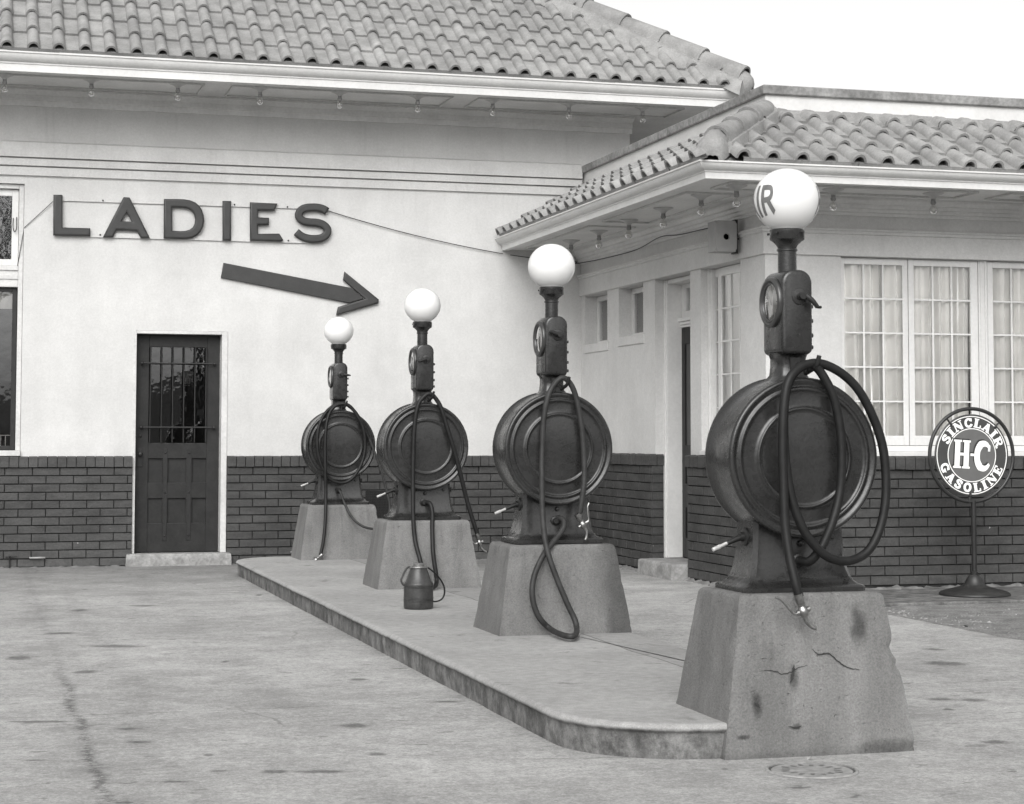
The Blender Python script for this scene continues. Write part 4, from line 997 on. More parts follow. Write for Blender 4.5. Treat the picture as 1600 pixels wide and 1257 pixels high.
curve_mesh('arrowhead', [ARROW['head']], .042, .016, MAT['letter'], ar)

# ================================================================ WIRES
def sag(a, b, s, n=10):
    a, b = Vector(a), Vector(b); return [a+(b-a)*(k/n)-Vector((0, 0, s*4*(k/n)*(1-k/n))) for k in range(n+1)]
mb = MB(); mb.tube(sag((2.965, -.02, 3.262), (4.66, -.02, 2.905), .03), .0038, 6, 0)
mb.tube(sag((4.66, -.02, 2.905), (5.40, -.03, 2.845), .01)[1:], .0038, 6, 0)
mb.tube([(5.40, -.03, 2.845), (5.385, -.08, 2.825), (5.385, -.9, 2.80), (5.385, -1.8, 2.795), (5.37, -2.44, 2.84), (5.38, -2.9, 2.815), (5.37, -3.5, 2.80), (5.33, -4.05, 2.775)], .0042, 6, 6)
tag(mb.build('wire', MAT['wire']), 'thin black wire running from the last letter to the wing eave and wall box', 'cable')
mb = MB(); mb.tube([(.477, -.02, 3.262), (.236, -.008, 3.024), (.228, .015, 3.0), (.178, .028, 2.68)], .0030, 6, 0)
tag(mb.build('wire', MAT['wire']), 'short slack wire between the first letter and the shop window', 'cable')

# ================================================================ WALL BOX
bx = empty('loudspeaker_box', (5.295, -4.02, 2.56), 0, 'small grey wooden box with a round hole under the wing eave', 'loudspeaker')
mb = MB(); mb.box(-.085, .085, -.073, .075, 0, .235); mb.build('cabinet', MAT['box'], bx, bevel=.004)
K = 28; mb = MB(); sq = []; ci = []
for k in range(K):
    a = 2*math.pi*k/K; c, s = math.cos(a), math.sin(a); m_ = max(abs(c), abs(s))
    sq.append((.085*c/m_, -.092, .1175+.1175*s/m_)); ci.append((.024*c, -.092, .112+.024*s))
mb.loft([[(x, -.0735, z) for x, y, z in sq], sq, ci, [(x, -.0735, z) for x, y, z in ci]], cap=False); mb.build('front_board', MAT['box'], bx, ang=30)
mb = MB(); mb.lathe([(0, -.0745), (.03, -.0745)], 20, (0, 0, .112), 'y'); mb.build('hole_shade_disc', MAT['signshadow'], bx)  # black disc paints the shade at the back of the opening
mb = MB(); mb.box(.0855, .11, -.05, .03, -.01, .25); mb.box(.11, .155, -.02, .01, .10, .15); mb.build('bracket', MAT['iron'], bx)

# ================================================================ PLINTHS
PX = 2.838; PY = (-10.796, -7.672, -4.548, -1.33); DZ = (-.006, .010, .005, .0)
plab = ['cracked tapered concrete plinth of the nearest pump, chipped down its right corner', 'tapered concrete plinth of the second pump with an oily dark right edge',
        'tapered concrete plinth behind the small oil can', 'tapered concrete plinth of the farthest pump, half hidden by its neighbour']
for k in range(4):
    zb = -.003 if k == 0 else .12
    N = 30; ring = []
    zs = [zb+(.582-zb)*t for t in [i/26 for i in range(25)]]+[.564, .574, .579, .582]
    zs = sorted(set(round(z, 4) for z in zs if z <= .5821))
    mb = MB(); rings = []
    for z in zs:
        t = (z-.127)/(.582-.127); hx = .364+(.289-.364)*t; hy = .271+(.207-.271)*t
        if z < .127: hx, hy = .364+.02*(.127-z)/.127, .271+.016*(.127-z)/.127
        top = max(0, z-.566)/.016; hx -= .012*top*top; hy -= .012*top*top
        r = []
        P = []
        for (a, b_), (c, d) in (((-hx, -hy), (hx, -hy)), ((hx, -hy), (hx, hy)), ((hx, hy), (-hx, hy)), ((-hx, hy), (-hx, -hy))):
            for q in range(N): P.append((a+(c-a)*q/N, b_+(d-b_)*q/N, q/N))
        for x, y, f in P:
            dc = min(math.hypot(abs(x)-hx, abs(y)-hy), 1)
            n1_ = noise.noise(Vector((x*3+k*7, y*3, z*6))); n2_ = noise.noise(Vector((x*14+k*5, y*14, z*19))); n3_ = noise.noise(Vector((x*40, y*40+k, z*45)))
            e = .003*n1_+.0022*n2_+.0012*n3_
            edge = max(0, 1-dc/.012); e -= .003*edge
            chipn = noise.noise(Vector((k*3.1+(1 if x > 0 else 0)*9, z*11, 2)))+.5*noise.noise(Vector((k, z*37, 7+x)))
            amt = (.15 if k == 0 else .4)
            chip = max(0, 1-dc/.06)*max(0, chipn-.10)*.030*amt
            if k == 0 and x > 0 and y < 0:
                chip += max(0, 1-dc/.075)*(.021*math.exp(-((z-.372)/.026)**2)+.014*math.exp(-((z-.31)/.015)**2)+.012*math.exp(-((z-.01)/.03)**2)+.003)
            if k == 0 and x < 0 and y < 0: chip += max(0, 1-dc/.035)*(.012*math.exp(-((z-.41)/.03)**2))
            e -= chip
            sx = x/hx*(1 if abs(abs(x)-hx) < 1e-6 else 0); sy = y/hy*(1 if abs(abs(y)-hy) < 1e-6 else 0)
            if dc < .08: g_ = Vector((x/hx, y/hy)).normalized(); ww = max(0, 1-dc/.08); sx = sx*(1-ww)+g_.x*ww; sy = sy*(1-ww)+g_.y*ww
            r.append((x+sx*e, y+sy*e, z+(.002*n2_ if z > .56 else 0)))
        rings.append(r)
    # dense top closing
    for f in (.9, .6, .2): rings.append([(x*f, y*f, .5825) for x, y, z in rings[len(zs)-1]])
    mb.loft(rings)
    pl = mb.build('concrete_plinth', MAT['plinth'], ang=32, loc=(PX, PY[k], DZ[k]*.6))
    tag(pl, plab[k], 'plinth', 'concrete plinths under the pumps')
    if k == 0:
        def yf(z): t = (z-.127)/.455; return -(.271+(.207-.271)*t)-.0010
        def crk(pts, w_, mat, name, jit=.004):
            mb = MB(); P = catmull([(a, 0, b) for a, b in pts], 6); vs = []; n = len(P)
            for i, p in enumerate(P):
                tp = min(1, 4*i/n, 4*(n-1-i)/n+.1); ww = w_*tp*(.5+.9*abs(noise.noise(Vector((i*.7, 3, 0)))))+.0006
                jx = jit*noise.noise(Vector((i*.55, 1, w_*900))); jz = jit*noise.noise(Vector((i*.6, 8, w_*900)))
                d = (P[min(i+1, n-1)]-P[max(i-1, 0)]).normalized(); nn_ = Vector((-d.z, 0, d.x))
                for s_ in (1, -1):
                    q = p+nn_*ww*s_; vs.append((q.x+jx, yf(q.z+jz)-.0022, q.z+jz))
            for i in range(n): q = (Vector(vs[2*i])+Vector(vs[2*i+1]))/2; 
            fs = [(2*i, 2*i+1, 2*i+3, 2*i+2) for i in range(n-1)]
            mb.add(vs, fs); return mb.build(name, mat, pl, smooth=False)
        crk([(-.019, .382), (.0, .366), (.013, .361), (.046, .365), (.084, .334), (.117, .313), (.167, .302)], .0035, MAT['crack'], 'crack')
        crk([(-.221, .312), (-.178, .311), (-.14, .298), (-.107, .303), (-.085, .315), (-.04, .326)], .0018, MAT['crack'], 'crack')
        crk([(-.113, .262), (-.104, .285), (-.098, .305), (-.094, .328)], .008, MAT['crack'], 'crack', .002)
        crk([(-.257, .20), (-.248, .193), (-.238, .182)], .006, MAT['crack'], 'crack', .002)
        crk([(-.13, .112), (-.10, .105), (-.078, .112)], .004, MAT['crack'], 'crack', .003)

# ================================================================ GAS PUMPS
PB = .582
def frame_part(mb, hx, hy, z, ch=.018):
    return [(-hx+ch, -hy, z), (hx-ch, -hy, z), (hx, -hy+ch, z), (hx, hy-ch, z), (hx-ch, hy, z), (-hx+ch, hy, z), (-hx, hy-ch, z), (-hx, -hy+ch, z)]
def zz(prof): return [(r, z-PB) for r, z in prof]
def make_pump():
    root = empty('gas_pump', (PX, PY[0], PB+DZ[0]), 0, 'x', 'gas pump', 'gas pumps in a row on the island')
    P = MAT['pump']
    # pedestal
    mb = MB()
    lv = [(.245, .158, .5825), (.245, .158, .601), (.240, .153, .606), (.226, .140, .611), (.213, .128, .622), (.203, .118, .640), (.195, .109, .665), (.189, .102, .700), (.184, .097, .75), (.181, .093, .80), (.180, .092, .90)]
    mb.loft([frame_part(mb, hx, hy, z-PB, .016) for hx, hy, z in lv]); ped = mb.build('pedestal', P, root, ang=35)
    mb = MB()
    for sx in (-1, 1):
        for sy in (-1, 1):
            mb = MB(); mb.lathe([(.014, .0), (.014, .010), (.010, .012), (0, .012)], 6, (sx*.175, sy*.120, .611-PB+.006), 'z'); mb.build('bolt', P, ped)
    for x, z in ((.0, .762),): mb = MB(); mb.lathe([(0, -.016), (.008, -.015), (.012, -.008), (.012, .01)], 12, (x, -.096, z-PB), 'y'); mb.build('bolt', P, ped)
    for x in (-.06, .13): mb = MB(); mb.lathe([(0, -.010), (.007, -.009), (.010, -.004), (.010, .01)], 8, (x, -.096, .785-PB), 'y'); mb.build('bolt', P, ped)
    mb = MB(); mb.lathe([(.0, -.030), (.014, -.030), (.017, -.024), (.017, -.016), (.024, -.012), (.026, .006)], 16, (-.012, -.1, .700-PB), 'y'); mb.build('outlet', MAT['iron'], ped)
    # drum
    mb = MB()
    pr = [(0, -.1535), (.06, -.1528), (.12, -.1505), (.165, -.147), (.1735, -.1465), (.1765, -.152), (.181, -.1545), (.1855, -.152), (.1885, -.1455), (.20, -.1445), (.236, -.1420), (.2435, -.1425), (.2475, -.1495), (.253, -.1535), (.2585, -.1510), (.263, -.1445), (.269, -.1435), (.2745, -.1480), (.281, -.1525), (.289, -.1520), (.294, -.1475), (.2965, -.140), (.296, -.133), (.2925, -.128),
          (.291, -.120), (.294, -.02), (.297, .066), (.301, .070), (.3025, .077), (.301, .085), (.295, .089), (.26, .086), (.18, .090), (0, .092)]
    pr = [(r_*1.012, h_) for r_, h_ in pr]
    mb.lathe(pr, 112, (-.002, 0, 1.083-PB), 'y'); mb.build('drum', P, root, ang=70)
    mb = MB()
    for sx in (-1, 1):
        for k in range(3): mb.lathe([(0, .0), (.007, .0), (.009, .004), (.009, .02)], 8, (sx*(.165+.018*k), -.03+.05*k, .855-PB+.012*k), 'z')
    mb.build('casing_lugs', P, root)
    # neck
    mb = MB(); lv = [(.085, .080, 1.362), (.072, .074, 1.376), (.061, .068, 1.386), (.055, .064, 1.396), (.052, .062, 1.425), (.052, .062, 1.458), (.056, .066, 1.472), (.062, .08, 1.479)]
    mb.loft([frame_part(mb, hx, hy, z-PB, .012) for hx, hy, z in lv]); nk = mb.build('neck', P, root, ang=45)
    # meter head
    pts = []
    W, Z0, Z1, rt, rb = .0625, 1.472, 1.792, .050, .022
    def arc(cx, cz, r, a0, a1, n=8): return [(cx+r*math.cos(R_(a0+(a1-a0)*k/n)), cz+r*math.sin(R_(a0+(a1-a0)*k/n))) for k in range(n+1)]
    out = arc(W-rt, Z1-rt, rt, 0, 90)+arc(-W+rt, Z1-rt, rt, 90, 180)+arc(-W+rb, Z0+rb, rb, 180, 270)+arc(W-rb, Z0+rb, rb, 270, 360)
    def ringy(y, ins): return [((x)*(1-ins/W), y, (z-1.63)*(1-ins/.16)+1.63-PB) for x, z in out]
    mb = MB(); mb.loft([ringy(-.082, .010), ringy(-.090, .004), ringy(-.082+.004, 0)][::1] if 0 else [ringy(-.094, .012), ringy(-.0915, .005), ringy(-.086, .0012), ringy(-.080, 0), ringy(.080, 0), ringy(.086, .0012), ringy(.0915, .005), ringy(.094, .012)])
    hd = mb.build('meter_head', P, root, ang=50)
    mb = MB()
    for z in (1.655, 1.60, 1.545, 1.50):
        mb = MB(); mb.lathe([(.0, .078), (.008, .076), (.008, .060)], 8, (0, -.060, z-PB), 'x'); mb.build('stud', P, hd)
    for s in (-1,):
        ax = lambda pr: [(r, s*h) for r, h in pr]
        mb = MB(); mb.lathe(ax([(.068, .060), (.0945, .060), (.0965, .066), (.0955, .074), (.090, .079), (.083, .079), (.079, .074), (.077, .071), (.074, .074), (.070, .0735), (.068, .066)]), 48, (0, .0, 1.672-PB), 'x', cap=False)
        dl_ = mb.build('dial', MAT['bzl'], hd, ang=50)
        mb = MB(); mb.lathe(ax([(0, .0645), (.070, .0645)]), 40, (0, 0, 1.672-PB), 'x', cap=False); mb.build('dial_face', MAT['dial'], dl_)
        mb = MB()
        for k in range(20):
            a = 2*math.pi*k/20; c, q = math.cos(a), math.sin(a); L0 = .050 if k % 5 else .042
            P_ = [(L0, -.0014), (.064, -.0014), (.064, .0014), (L0, .0014)]
            mb.add([(s*.0655, c*u-q*v, 1.672-PB+q*u+c*v) for u, v in P_], [(0, 1, 2, 3)])
        mb.add([(s*.0665, -.006, 1.66-PB), (s*.0665, .006, 1.665-PB), (s*.0665, .03, 1.715-PB)], [(0, 1, 2)])
        mb.build('dial_hand', MAT['signshadow'], dl_, smooth=False)
        mb = MB(); mb.lathe(ax([(0, .0755), (.03, .0745), (.06, .0715), (.0745, .0685)]), 40, (0, 0, 1.672-PB), 'x', cap=False); mb.build('dial_glass', MAT['glass'], dl_)
    mb = MB(); mb.lathe([(0, -.116), (.010, -.115), (.014, -.108), (.015, -.100), (.030, -.0975), (.034, -.093)], 20, (.008, 0, 1.690-PB), 'y'); mb.build('crank_boss', P, hd)
    # stem, collar, globe
    mb = MB(); mb.lathe(zz([(.036, 1.785), (.0355, 1.868), (.040, 1.870), (.040, 1.876), (.037, 1.879), (.037, 1.884), (.042, 1.894), (.054, 1.906), (.0655, 1.913), (.067, 1.916), (.067, 1.950), (.064, 1.953), (.058, 1.953)]), 36); stm = mb.build('stem', P, root)
    for a in (20, 140, 215, 300):
        mb = MB(); c, s_ = math.cos(R_(a)), math.sin(R_(a)); mb.tube([(c*.060, s_*.060, 1.938-PB), (c*.078, s_*.078, 1.938-PB)], .005, 8, 0)
        mb.build('set_screw', P, stm)
    mb = MB(); R = .1275; prg = []
    for k in range(41):
        a = -math.pi/2+.47+(math.pi-.47)*k/40; prg.append((max(0, R*math.cos(a)), 2.066-PB+R*.955*math.sin(a)))
    prg = [(.056, 1.945-PB)]+prg; prg[-1] = (0, prg[-1][1])
    mb.lathe(prg, 64, cap=False); mb.build('globe', MAT['opal'], root, ang=80)
    # hook
    mb = MB(); mb.tube([(.010, -.055, 1.435-PB), (.012, -.10, 1.420-PB), (.018, -.150, 1.405-PB)], .011, 10, 4); mb.tube([(.018, -.12, 1.400-PB), (.022, -.150, 1.408-PB), (.030, -.190, 1.425-PB), (.036, -.205, 1.462-PB)], lambda t: .0105-.002*t, 10, 4)
    mb.box(-.02, .02, -.068, -.058, 1.415-PB, 1.46-PB)
    mb.build('hose_hook', MAT['iron'], root, ang=50)
    # side handle
    mb = MB(); mb.lathe([(.034, -.180), (.034, -.188), (.030, -.191), (.018, -.193), (.017, -.205), (0, -.207)], 20, (0, -.01, .785-PB), 'x'); 
    mb.tube([(-.195, -.01, .785-PB), (-.215, -.014, .780-PB), (-.262, -.02, .762-PB)], lambda t: .015-.006*t, 10, 4)
    hl = mb.build('side_lever', MAT['iron'], root, ang=45)
    mb = MB(); mb.tube([(-.255, -.019, .765-PB), (-.292, -.024, .750-PB)], 0.0065, 12, 0); mb.tube([(-.292, -.024, .750-PB), (-.300, -.025, .747-PB), (-.306, -.026, .745-PB), (-.322, -.027, .739-PB)], lambda t: .0088-.0015*t, 12, 3)
    mb.build('lever_tip', MAT['tip'], hl)
    mb = MB(); mb.lathe([(.034, .180), (.034, .188), (.016, .193), (.016, .206), (0, .207)], 20, (0, -.01, .785-PB), 'x'); mb.build('side_plug', MAT['iron'], root)
    return root
src = make_pump()
pumps = [src]
lab = ['nearest gas pump, its globe marked with dark letters and its hose in a wide loop', 'second gas pump, its hose hanging in a narrow loop onto the island floor',
       'gas pump behind the small oil can, its nozzle hanging off the right side', 'farthest and smallest gas pump, hose coiled round its drum, close to the wall']
def copy_tree(o, parent=None):
    c = o.copy(); COL.objects.link(c)
    if parent: c.parent = parent
    for ch in o.children: copy_tree(ch, c)
    return c
for k in range(1, 4):
    r = copy_tree(src); r.location = (PX, PY[k], PB+DZ[k]); pumps.append(r)
for k, r in enumerate(pumps): r['label'] = lab[k]; r['group'] = 'gas pumps in a row on the island'
def nozzle(parent, p, ang, lev=1, sc=1.0, tilt=0):
    """valve nozzle at p; body points along ang (deg, 0 = +x, -90 = down) in the x-z plane; lever side +-1"""
    mb = MB(); a = R_(ang); M3 = lambda u, v, w=0: (p[0]+(u*math.cos(a)-v*math.sin(a))*sc, p[1]+w*sc, p[2]+(u*math.sin(a)+v*math.cos(a))*sc)
    mb.tube([M3(-.02, 0), M3(.006, 0), M3(.007, 0), M3(.018, 0)], lambda t: .017-.004*t, 12, 0)
    mb.tube([M3(.018, 0), M3(.026, 0), M3(.034, 0), M3(.044, 0), M3(.052, 0)], lambda t: .011+.008*math.sin(math.pi*t), 12, 3)
    mb.tube([M3(.050, 0), M3(.070, -.002*lev), M3(.088, -.012*lev), M3(.098, -.024*lev)], lambda t: .009-.002*t, 10, 4)
    mb.tube([M3(.034, -.022, 0), M3(.034, .022, 0)], .0095, 10, 0)
    o = mb.build('nozzle', MAT['metal'], parent, ang=45)
    mb = MB(); mb.tube([M3(.036, .020*lev), M3(.030, .032*lev), M3(.004, .044*lev), M3(-.022, .058*lev), M3(-.034, .072*lev)], lambda t: .0055-.0015*t, 8, 4)
    mb.build('nozzle_lever', MAT['metal'], o)
def fixh(k, pts):
    return [(x, min(y, -.178) if 1 < i < len(pts)-1 and z > .80 else y, z-PB-DZ[k]*0) for i, (x, y, z) in enumerate(pts)]
NZ = {0: ((-.087, -.287, .567), -72, -1), 1: ((.092, -.20, .718), -60, 1), 2: ((.358, -.17, .462), -72, -1), 3: ((-.207, -.32, .158), -140, 1)}
crank = {0: [(.008, -.108, 1.690), (.022, -.122, 1.692), (.045, -.130, 1.672), (.064, -.132, 1.648)], 1: [(.008, -.108, 1.690), (-.004, -.120, 1.694), (-.032, -.124, 1.701), (-.046, -.124, 1.704)],
         2: [(.008, -.108, 1.690), (.0, -.122, 1.690), (-.030, -.126, 1.680), (-.052, -.126, 1.672)], 3: [(.008, -.108, 1.690), (.022, -.122, 1.690), (.055, -.126, 1.684), (.072, -.126, 1.682)]}
for k, r in enumerate(pumps):
    H = [list(p) for p in HOSE[k]]
    if k == 1: H = H[:20]+H[21:]
    if k == 2: H = H[:4]+H[5:14]+H[15:]
    H = fixh(k, H); 
    if k == 3:
        mb = MB(); mb.tube(H[:11], .0105, 10, 6); mb.build('hose', MAT['hosegrey'], r, ang=80)['label'] = 'grey supply hose'
        mb = MB(); mb.tube(H[10:], .0140, 12, 6); hs = mb.build('hose', MAT['rubber'], r, ang=80)
    else:
        mb = MB(); mb.tube(H, .0172 if k == 0 else .0150, 14, 7); hs = mb.build('hose', MAT['rubber'] if k == 0 else MAT['hosegrey'] if k in (1,) else MAT['rubber'], r, ang=80)
    p, a, l = NZ[k]; nozzle(r, (p[0], p[1], p[2]-PB), a, l, 1.2)
    mb = MB(); c = [(x, y, z-PB) for x, y, z in crank[k]]
    mb.tube(c[1:], lambda t: .0115-.003*t, 10, 4); mb.tube([c[0], (c[0][0], c[0][1]-.022, c[0][2])], .0125, 10, 0); mb.tube([c[-1], (c[-1][0]+.003, c[-1][1]-.022, c[-1][2]-.002)], .0052, 8, 0)
    mb.build('crank', MAT['iron'], r)

# ================================================================ STROKE LETTERS (slab serif)
S_ = dict(
    I=(.56, [([(.28, 0), (.28, 1)], .26), ([(.02, .05), (.54, .05)], .10), ([(.02, .95), (.54, .95)], .10)]),
    L=(.80, [([(.26, 0), (.26, 1)], .26), ([(.02, .95), (.50, .95)], .10), ([(.02, .055), (.78, .055)], .11), ([(.73, .02), (.73, .34)], .10)]),
    N=(1.0, [([(.17, 0), (.17, 1)], .10), ([(.83, 0), (.83, 1)], .10), ([(.20, .93), (.80, .07)], .25), ([(.0, .05), (.36, .05)], .10), ([(.0, .95), (.34, .95)], .10), ([(.64, .95), (1.0, .95)], .10)]),
    A=(.98, [([(.20, .03), (.47, .93)], .11), ([(.47, .96), (.76, .03)], .26), ([(.28, .30), (.64, .30)], .10), ([(.02, .05), (.38, .05)], .10), ([(.54, .05), (.98, .05)], .10)]),
    R=(.92, [([(.24, 0), (.24, 1)], .25), ([(.0, .05), (.46, .05)], .10), ([(.02, .95), (.5, .95)], .10), ([(.30, .94), (.55, .93), (.72, .86), (.75, .72), (.70, .57), (.52, .50), (.30, .50)], .15), ([(.50, .48), (.66, .24), (.76, .06), (.95, .05)], .19)]),
    E=(.84, [([(.26, 0), (.26, 1)], .26), ([(.02, .055), (.78, .055)], .11), ([(.02, .945), (.76, .945)], .11), ([(.30, .5), (.58, .5)], .10), ([(.57, .36), (.57, .64)], .08), ([(.74, .02), (.74, .32)], .10), ([(.72, .70), (.72, .98)], .10)]),
    O=(.92, [([(.46+.30*math.sin(t*math.pi/8), .5-.41*math.cos(t*math.pi/8)) for t in range(17)], .21)]),
    C=(.88, [([(.74, .70), (.66, .84), (.52, .91), (.36, .88), (.22, .74), (.17, .5), (.22, .26), (.36, .12), (.54, .09), (.70, .18), (.80, .32)], .20), ([(.78, .62), (.78, .98)], .09)]),
    G=(.94, [([(.74, .72), (.66, .85), (.52, .91), (.36, .88), (.22, .74), (.17, .5), (.22, .26), (.36, .12), (.54, .09), (.70, .14)], .20), ([(.78, .64), (.78, .98)], .09), ([(.74, .02), (.74, .44)], .22), ([(.52, .42), (.94, .42)], .10)]),
    S=(.78, [([(.64, .70), (.58, .86), (.42, .92), (.24, .87), (.18, .73), (.28, .60), (.46, .51), (.60, .40), (.61, .22), (.50, .11), (.34, .08), (.18, .15), (.12, .32)], .20), ([(.68, .64), (.68, .97)], .08), ([(.10, .03), (.10, .38)], .08)]),
    H=(1.0, [([(.24, 0), (.24, 1)], .29), ([(.76, 0), (.76, 1)], .29), ([(.02, .035), (.47, .035)], .07), ([(.53, .035), (.98, .035)], .07), ([(.02, .965), (.47, .965)], .07), ([(.53, .965), (.98, .965)], .07), ([(.30, .5), (.70, .5)], .10)]),
)
S_['K'] = (.88, [([(.80, .80), (.70, .90), (.54, .95), (.34, .90), (.19, .72), (.15, .5), (.19, .28), (.34, .10), (.54, .05), (.70, .10), (.82, .22)], lambda t: .30 if .28 < t < .72 else .30-.20*min(1, abs(t-.5)/.5*1.2-.26)), ([(.79, .68), (.79, .90)], .12)])
BOLD = [1.0]
def glyph(mb, ch, f, thick=.0012, hstep=.00012, hb=0.0):
    """adds the strokes of a glyph, mapped through f(u, v, h)"""
    for si, (cl, w_) in enumerate(S_[ch][1]):
        straight = len(cl) == 2
        if straight:
            a, b = cl; n = 8; P = [Vector((a[0]+(b[0]-a[0])*k/n, a[1]+(b[1]-a[1])*k/n, 0)) for k in range(n+1)]
        else: P = catmull([(a, b, 0) for a, b in cl], 5)
        n = len(P); h = thick+si*hstep; rings = []
        for i, p in enumerate(P):
            t = (P[min(i+1, n-1)]-P[max(i-1, 0)]).normalized(); nn_ = Vector((-t.y, t.x, 0)); ww = (w_(i/(n-1)) if callable(w_) else w_)*BOLD[0]
            l, r = p+nn_*ww/2, p-nn_*ww/2; c = (l+r)/2
            rings.append([f(l.x, l.y, hb), f(l.x, l.y, h), f(c.x, c.y, h), f(r.x, r.y, h), f(r.x, r.y, hb)])
        mb.loft(rings, closed=False, cap=False)

# letters on the nearest globe: the word stands on its left and right faces
gl = [c for c in pumps[0].children if c.name.startswith('globe')][0]
SANS = dict(S=(.86, [([(.70, .76), (.60, .89), (.42, .93), (.22, .87), (.16, .72), (.28, .58), (.50, .49), (.68, .38), (.70, .22), (.58, .10), (.38, .07), (.20, .13), (.10, .27)], .20)]),
    I=(.26, [([(.13, 0), (.13, 1)], .24)]), N=(1.0, [([(.14, 0), (.14, 1)], .20), ([(.86, 0), (.86, 1)], .20), ([(.18, .93), (.82, .07)], .22)]),
    C=(.9, [([(.84, .74), (.70, .88), (.50, .93), (.26, .84), (.14, .5), (.26, .16), (.50, .07), (.70, .12), (.84, .26)], .20)]),
    L=(.7, [([(.14, 0), (.14, 1)], .23), ([(.05, .09), (.68, .09)], .18)]), A=(1.0, [([(.10, .0), (.50, 1)], .21), ([(.50, 1.), (.90, .0)], .21), ([(.25, .30), (.75, .30)], .17)]),
    R=(.92, [([(.14, 0), (.14, 1)], .23), ([(.14, .91), (.50, .91), (.72, .86), (.78, .70), (.70, .55), (.50, .49), (.16, .49)], .18), ([(.50, .50), (.86, .0)], .22)]),
    H=(1.0, [([(.14, 0), (.14, 1)], .24), ([(.86, 0), (.86, 1)], .24), ([(.14, .5), (.86, .5)], .18)]))
def globe_word(word, lon0, lon1):
    """raised letters bent round the opal ball from longitude lon0 to lon1 (read from outside)"""
    adv = [SANS[c][0] for c in word]; gap = .20; tot = sum(adv)+gap*(len(word)-1); u0 = 0; mb = MB()
    keep = dict(S_); S_.update(SANS)
    for c, a in zip(word, adv):
        def f(u, v, h, u0=u0):
            q = (u0+u)/tot; lon = R_(lon0+(lon1-lon0)*q); s = 2*q-1
            bot = -.076+.018*abs(s)**3; top = .052-.004*s*s
            z = bot+(top-bot)*v; Rg = .1275+h
            ph = math.asin(max(-.95, min(.95, z/(Rg*.955))))
            return (Rg*math.cos(ph)*math.cos(lon), Rg*math.cos(ph)*math.sin(lon), 2.066-PB+z)
        glyph(mb, c, f, .0009, .00008, -.001); u0 += a+gap
    S_.clear(); S_.update(keep)
    return mb.build('globe_lettering', MAT['gletter'], gl, ang=60)
globe_word('SINCLAIR', 6, 224); globe_word('HC', 316, 358)

# ================================================================ ROUND SIGN
sp = (6.742, -5.20, .030)
rs = empty('round_sign', sp, 0, 'round enamel sign with white lettering on a black pole and round foot', 'sign')
mb = MB(); mb.lathe([(0, 0), (.245, 0), (.252, .006), (.250, .016), (.235, .026), (.19, .040), (.13, .055), (.09, .066), (.075, .080), (.062, .105), (.052, .125), (.040, .140), (.034, .145), (0, .147)], 56); mb.build('foot', MAT['signring'], rs)
mb = MB(); mb.tube([(0, 0, .14), (0, 0, .672)], .0185, 18, 0); mb.lathe([(.026, .145), (.026, .165), (.019, .17)], 18); mb.build('pole', MAT['iron'], rs)
CZ = 1.028-.030; roll = R_(-3.5)
hub = bpy.data.objects.new('sign_head', bpy.data.meshes.new('sign_head'))
mb = MB(); RR = .333
mb.tube([(RR*math.cos(2*math.pi*k/72), 0, RR*math.sin(2*math.pi*k/72)) for k in range(73)], .0135, 12, 0, cap=False)
for a in (50, 130):
    c, s_ = math.cos(R_(a)), math.sin(R_(a)); mb.tube([(c*.272, 0, s_*.272), (c*.335, 0, s_*.335)], .007, 8, 0); mb.lathe([(0, -.018), (.009, -.016), (.011, -.008), (.011, .0)], 8, (c*.276, 0, s_*.276), 'y')
mb.tube([(0, 0, -.345), (0, 0, -.27)], .012, 10, 0); mb.lathe([(0, -.018), (.010, -.016), (.012, 0)], 8, (0, -.0, -.29), 'y')
hoop = mb.build('hoop', MAT['signring'], rs, ang=60); hoop.location = (-.010, 0, CZ); hoop.rotation_euler = (0, -roll, 0)
def disc(name, r0, r1, y, mat, th=.0012):
    mb = MB()
    if r0 > 0: mb.lathe([(r0, y+th), (r0, y), (r1, y), (r1, y+th)], 96, (0, 0, 0), 'y', cap=False)
    else: mb.lathe([(0, y), (r1, y), (r1, y+th)], 96, (0, 0, 0), 'y', cap=False)
    o = mb.build(name, mat, hoop, ang=30); return o
mb = MB(); mb.lathe([(0, .006), (.290, .006), (.294, .003), (.294, -.001), (.290, -.004), (0, -.004)], 96, (0, 0, 0), 'y', cap=False); plate = mb.build('plate', MAT['signband'], hoop, ang=30)
def line_ring(r0, r1, y, mat, nm): 
    o = disc(nm, r0, r1, y, mat); o['label'] = 'thin white ring'; return o
line_ring(.2745, .2805, -.0052, MAT['signwhite'], 'ring_line'); line_ring(.187, .193, -.0052, MAT['signwhite'], 'ring_line')
disc('centre', 0, .1868, -.0050, MAT['signmid'])
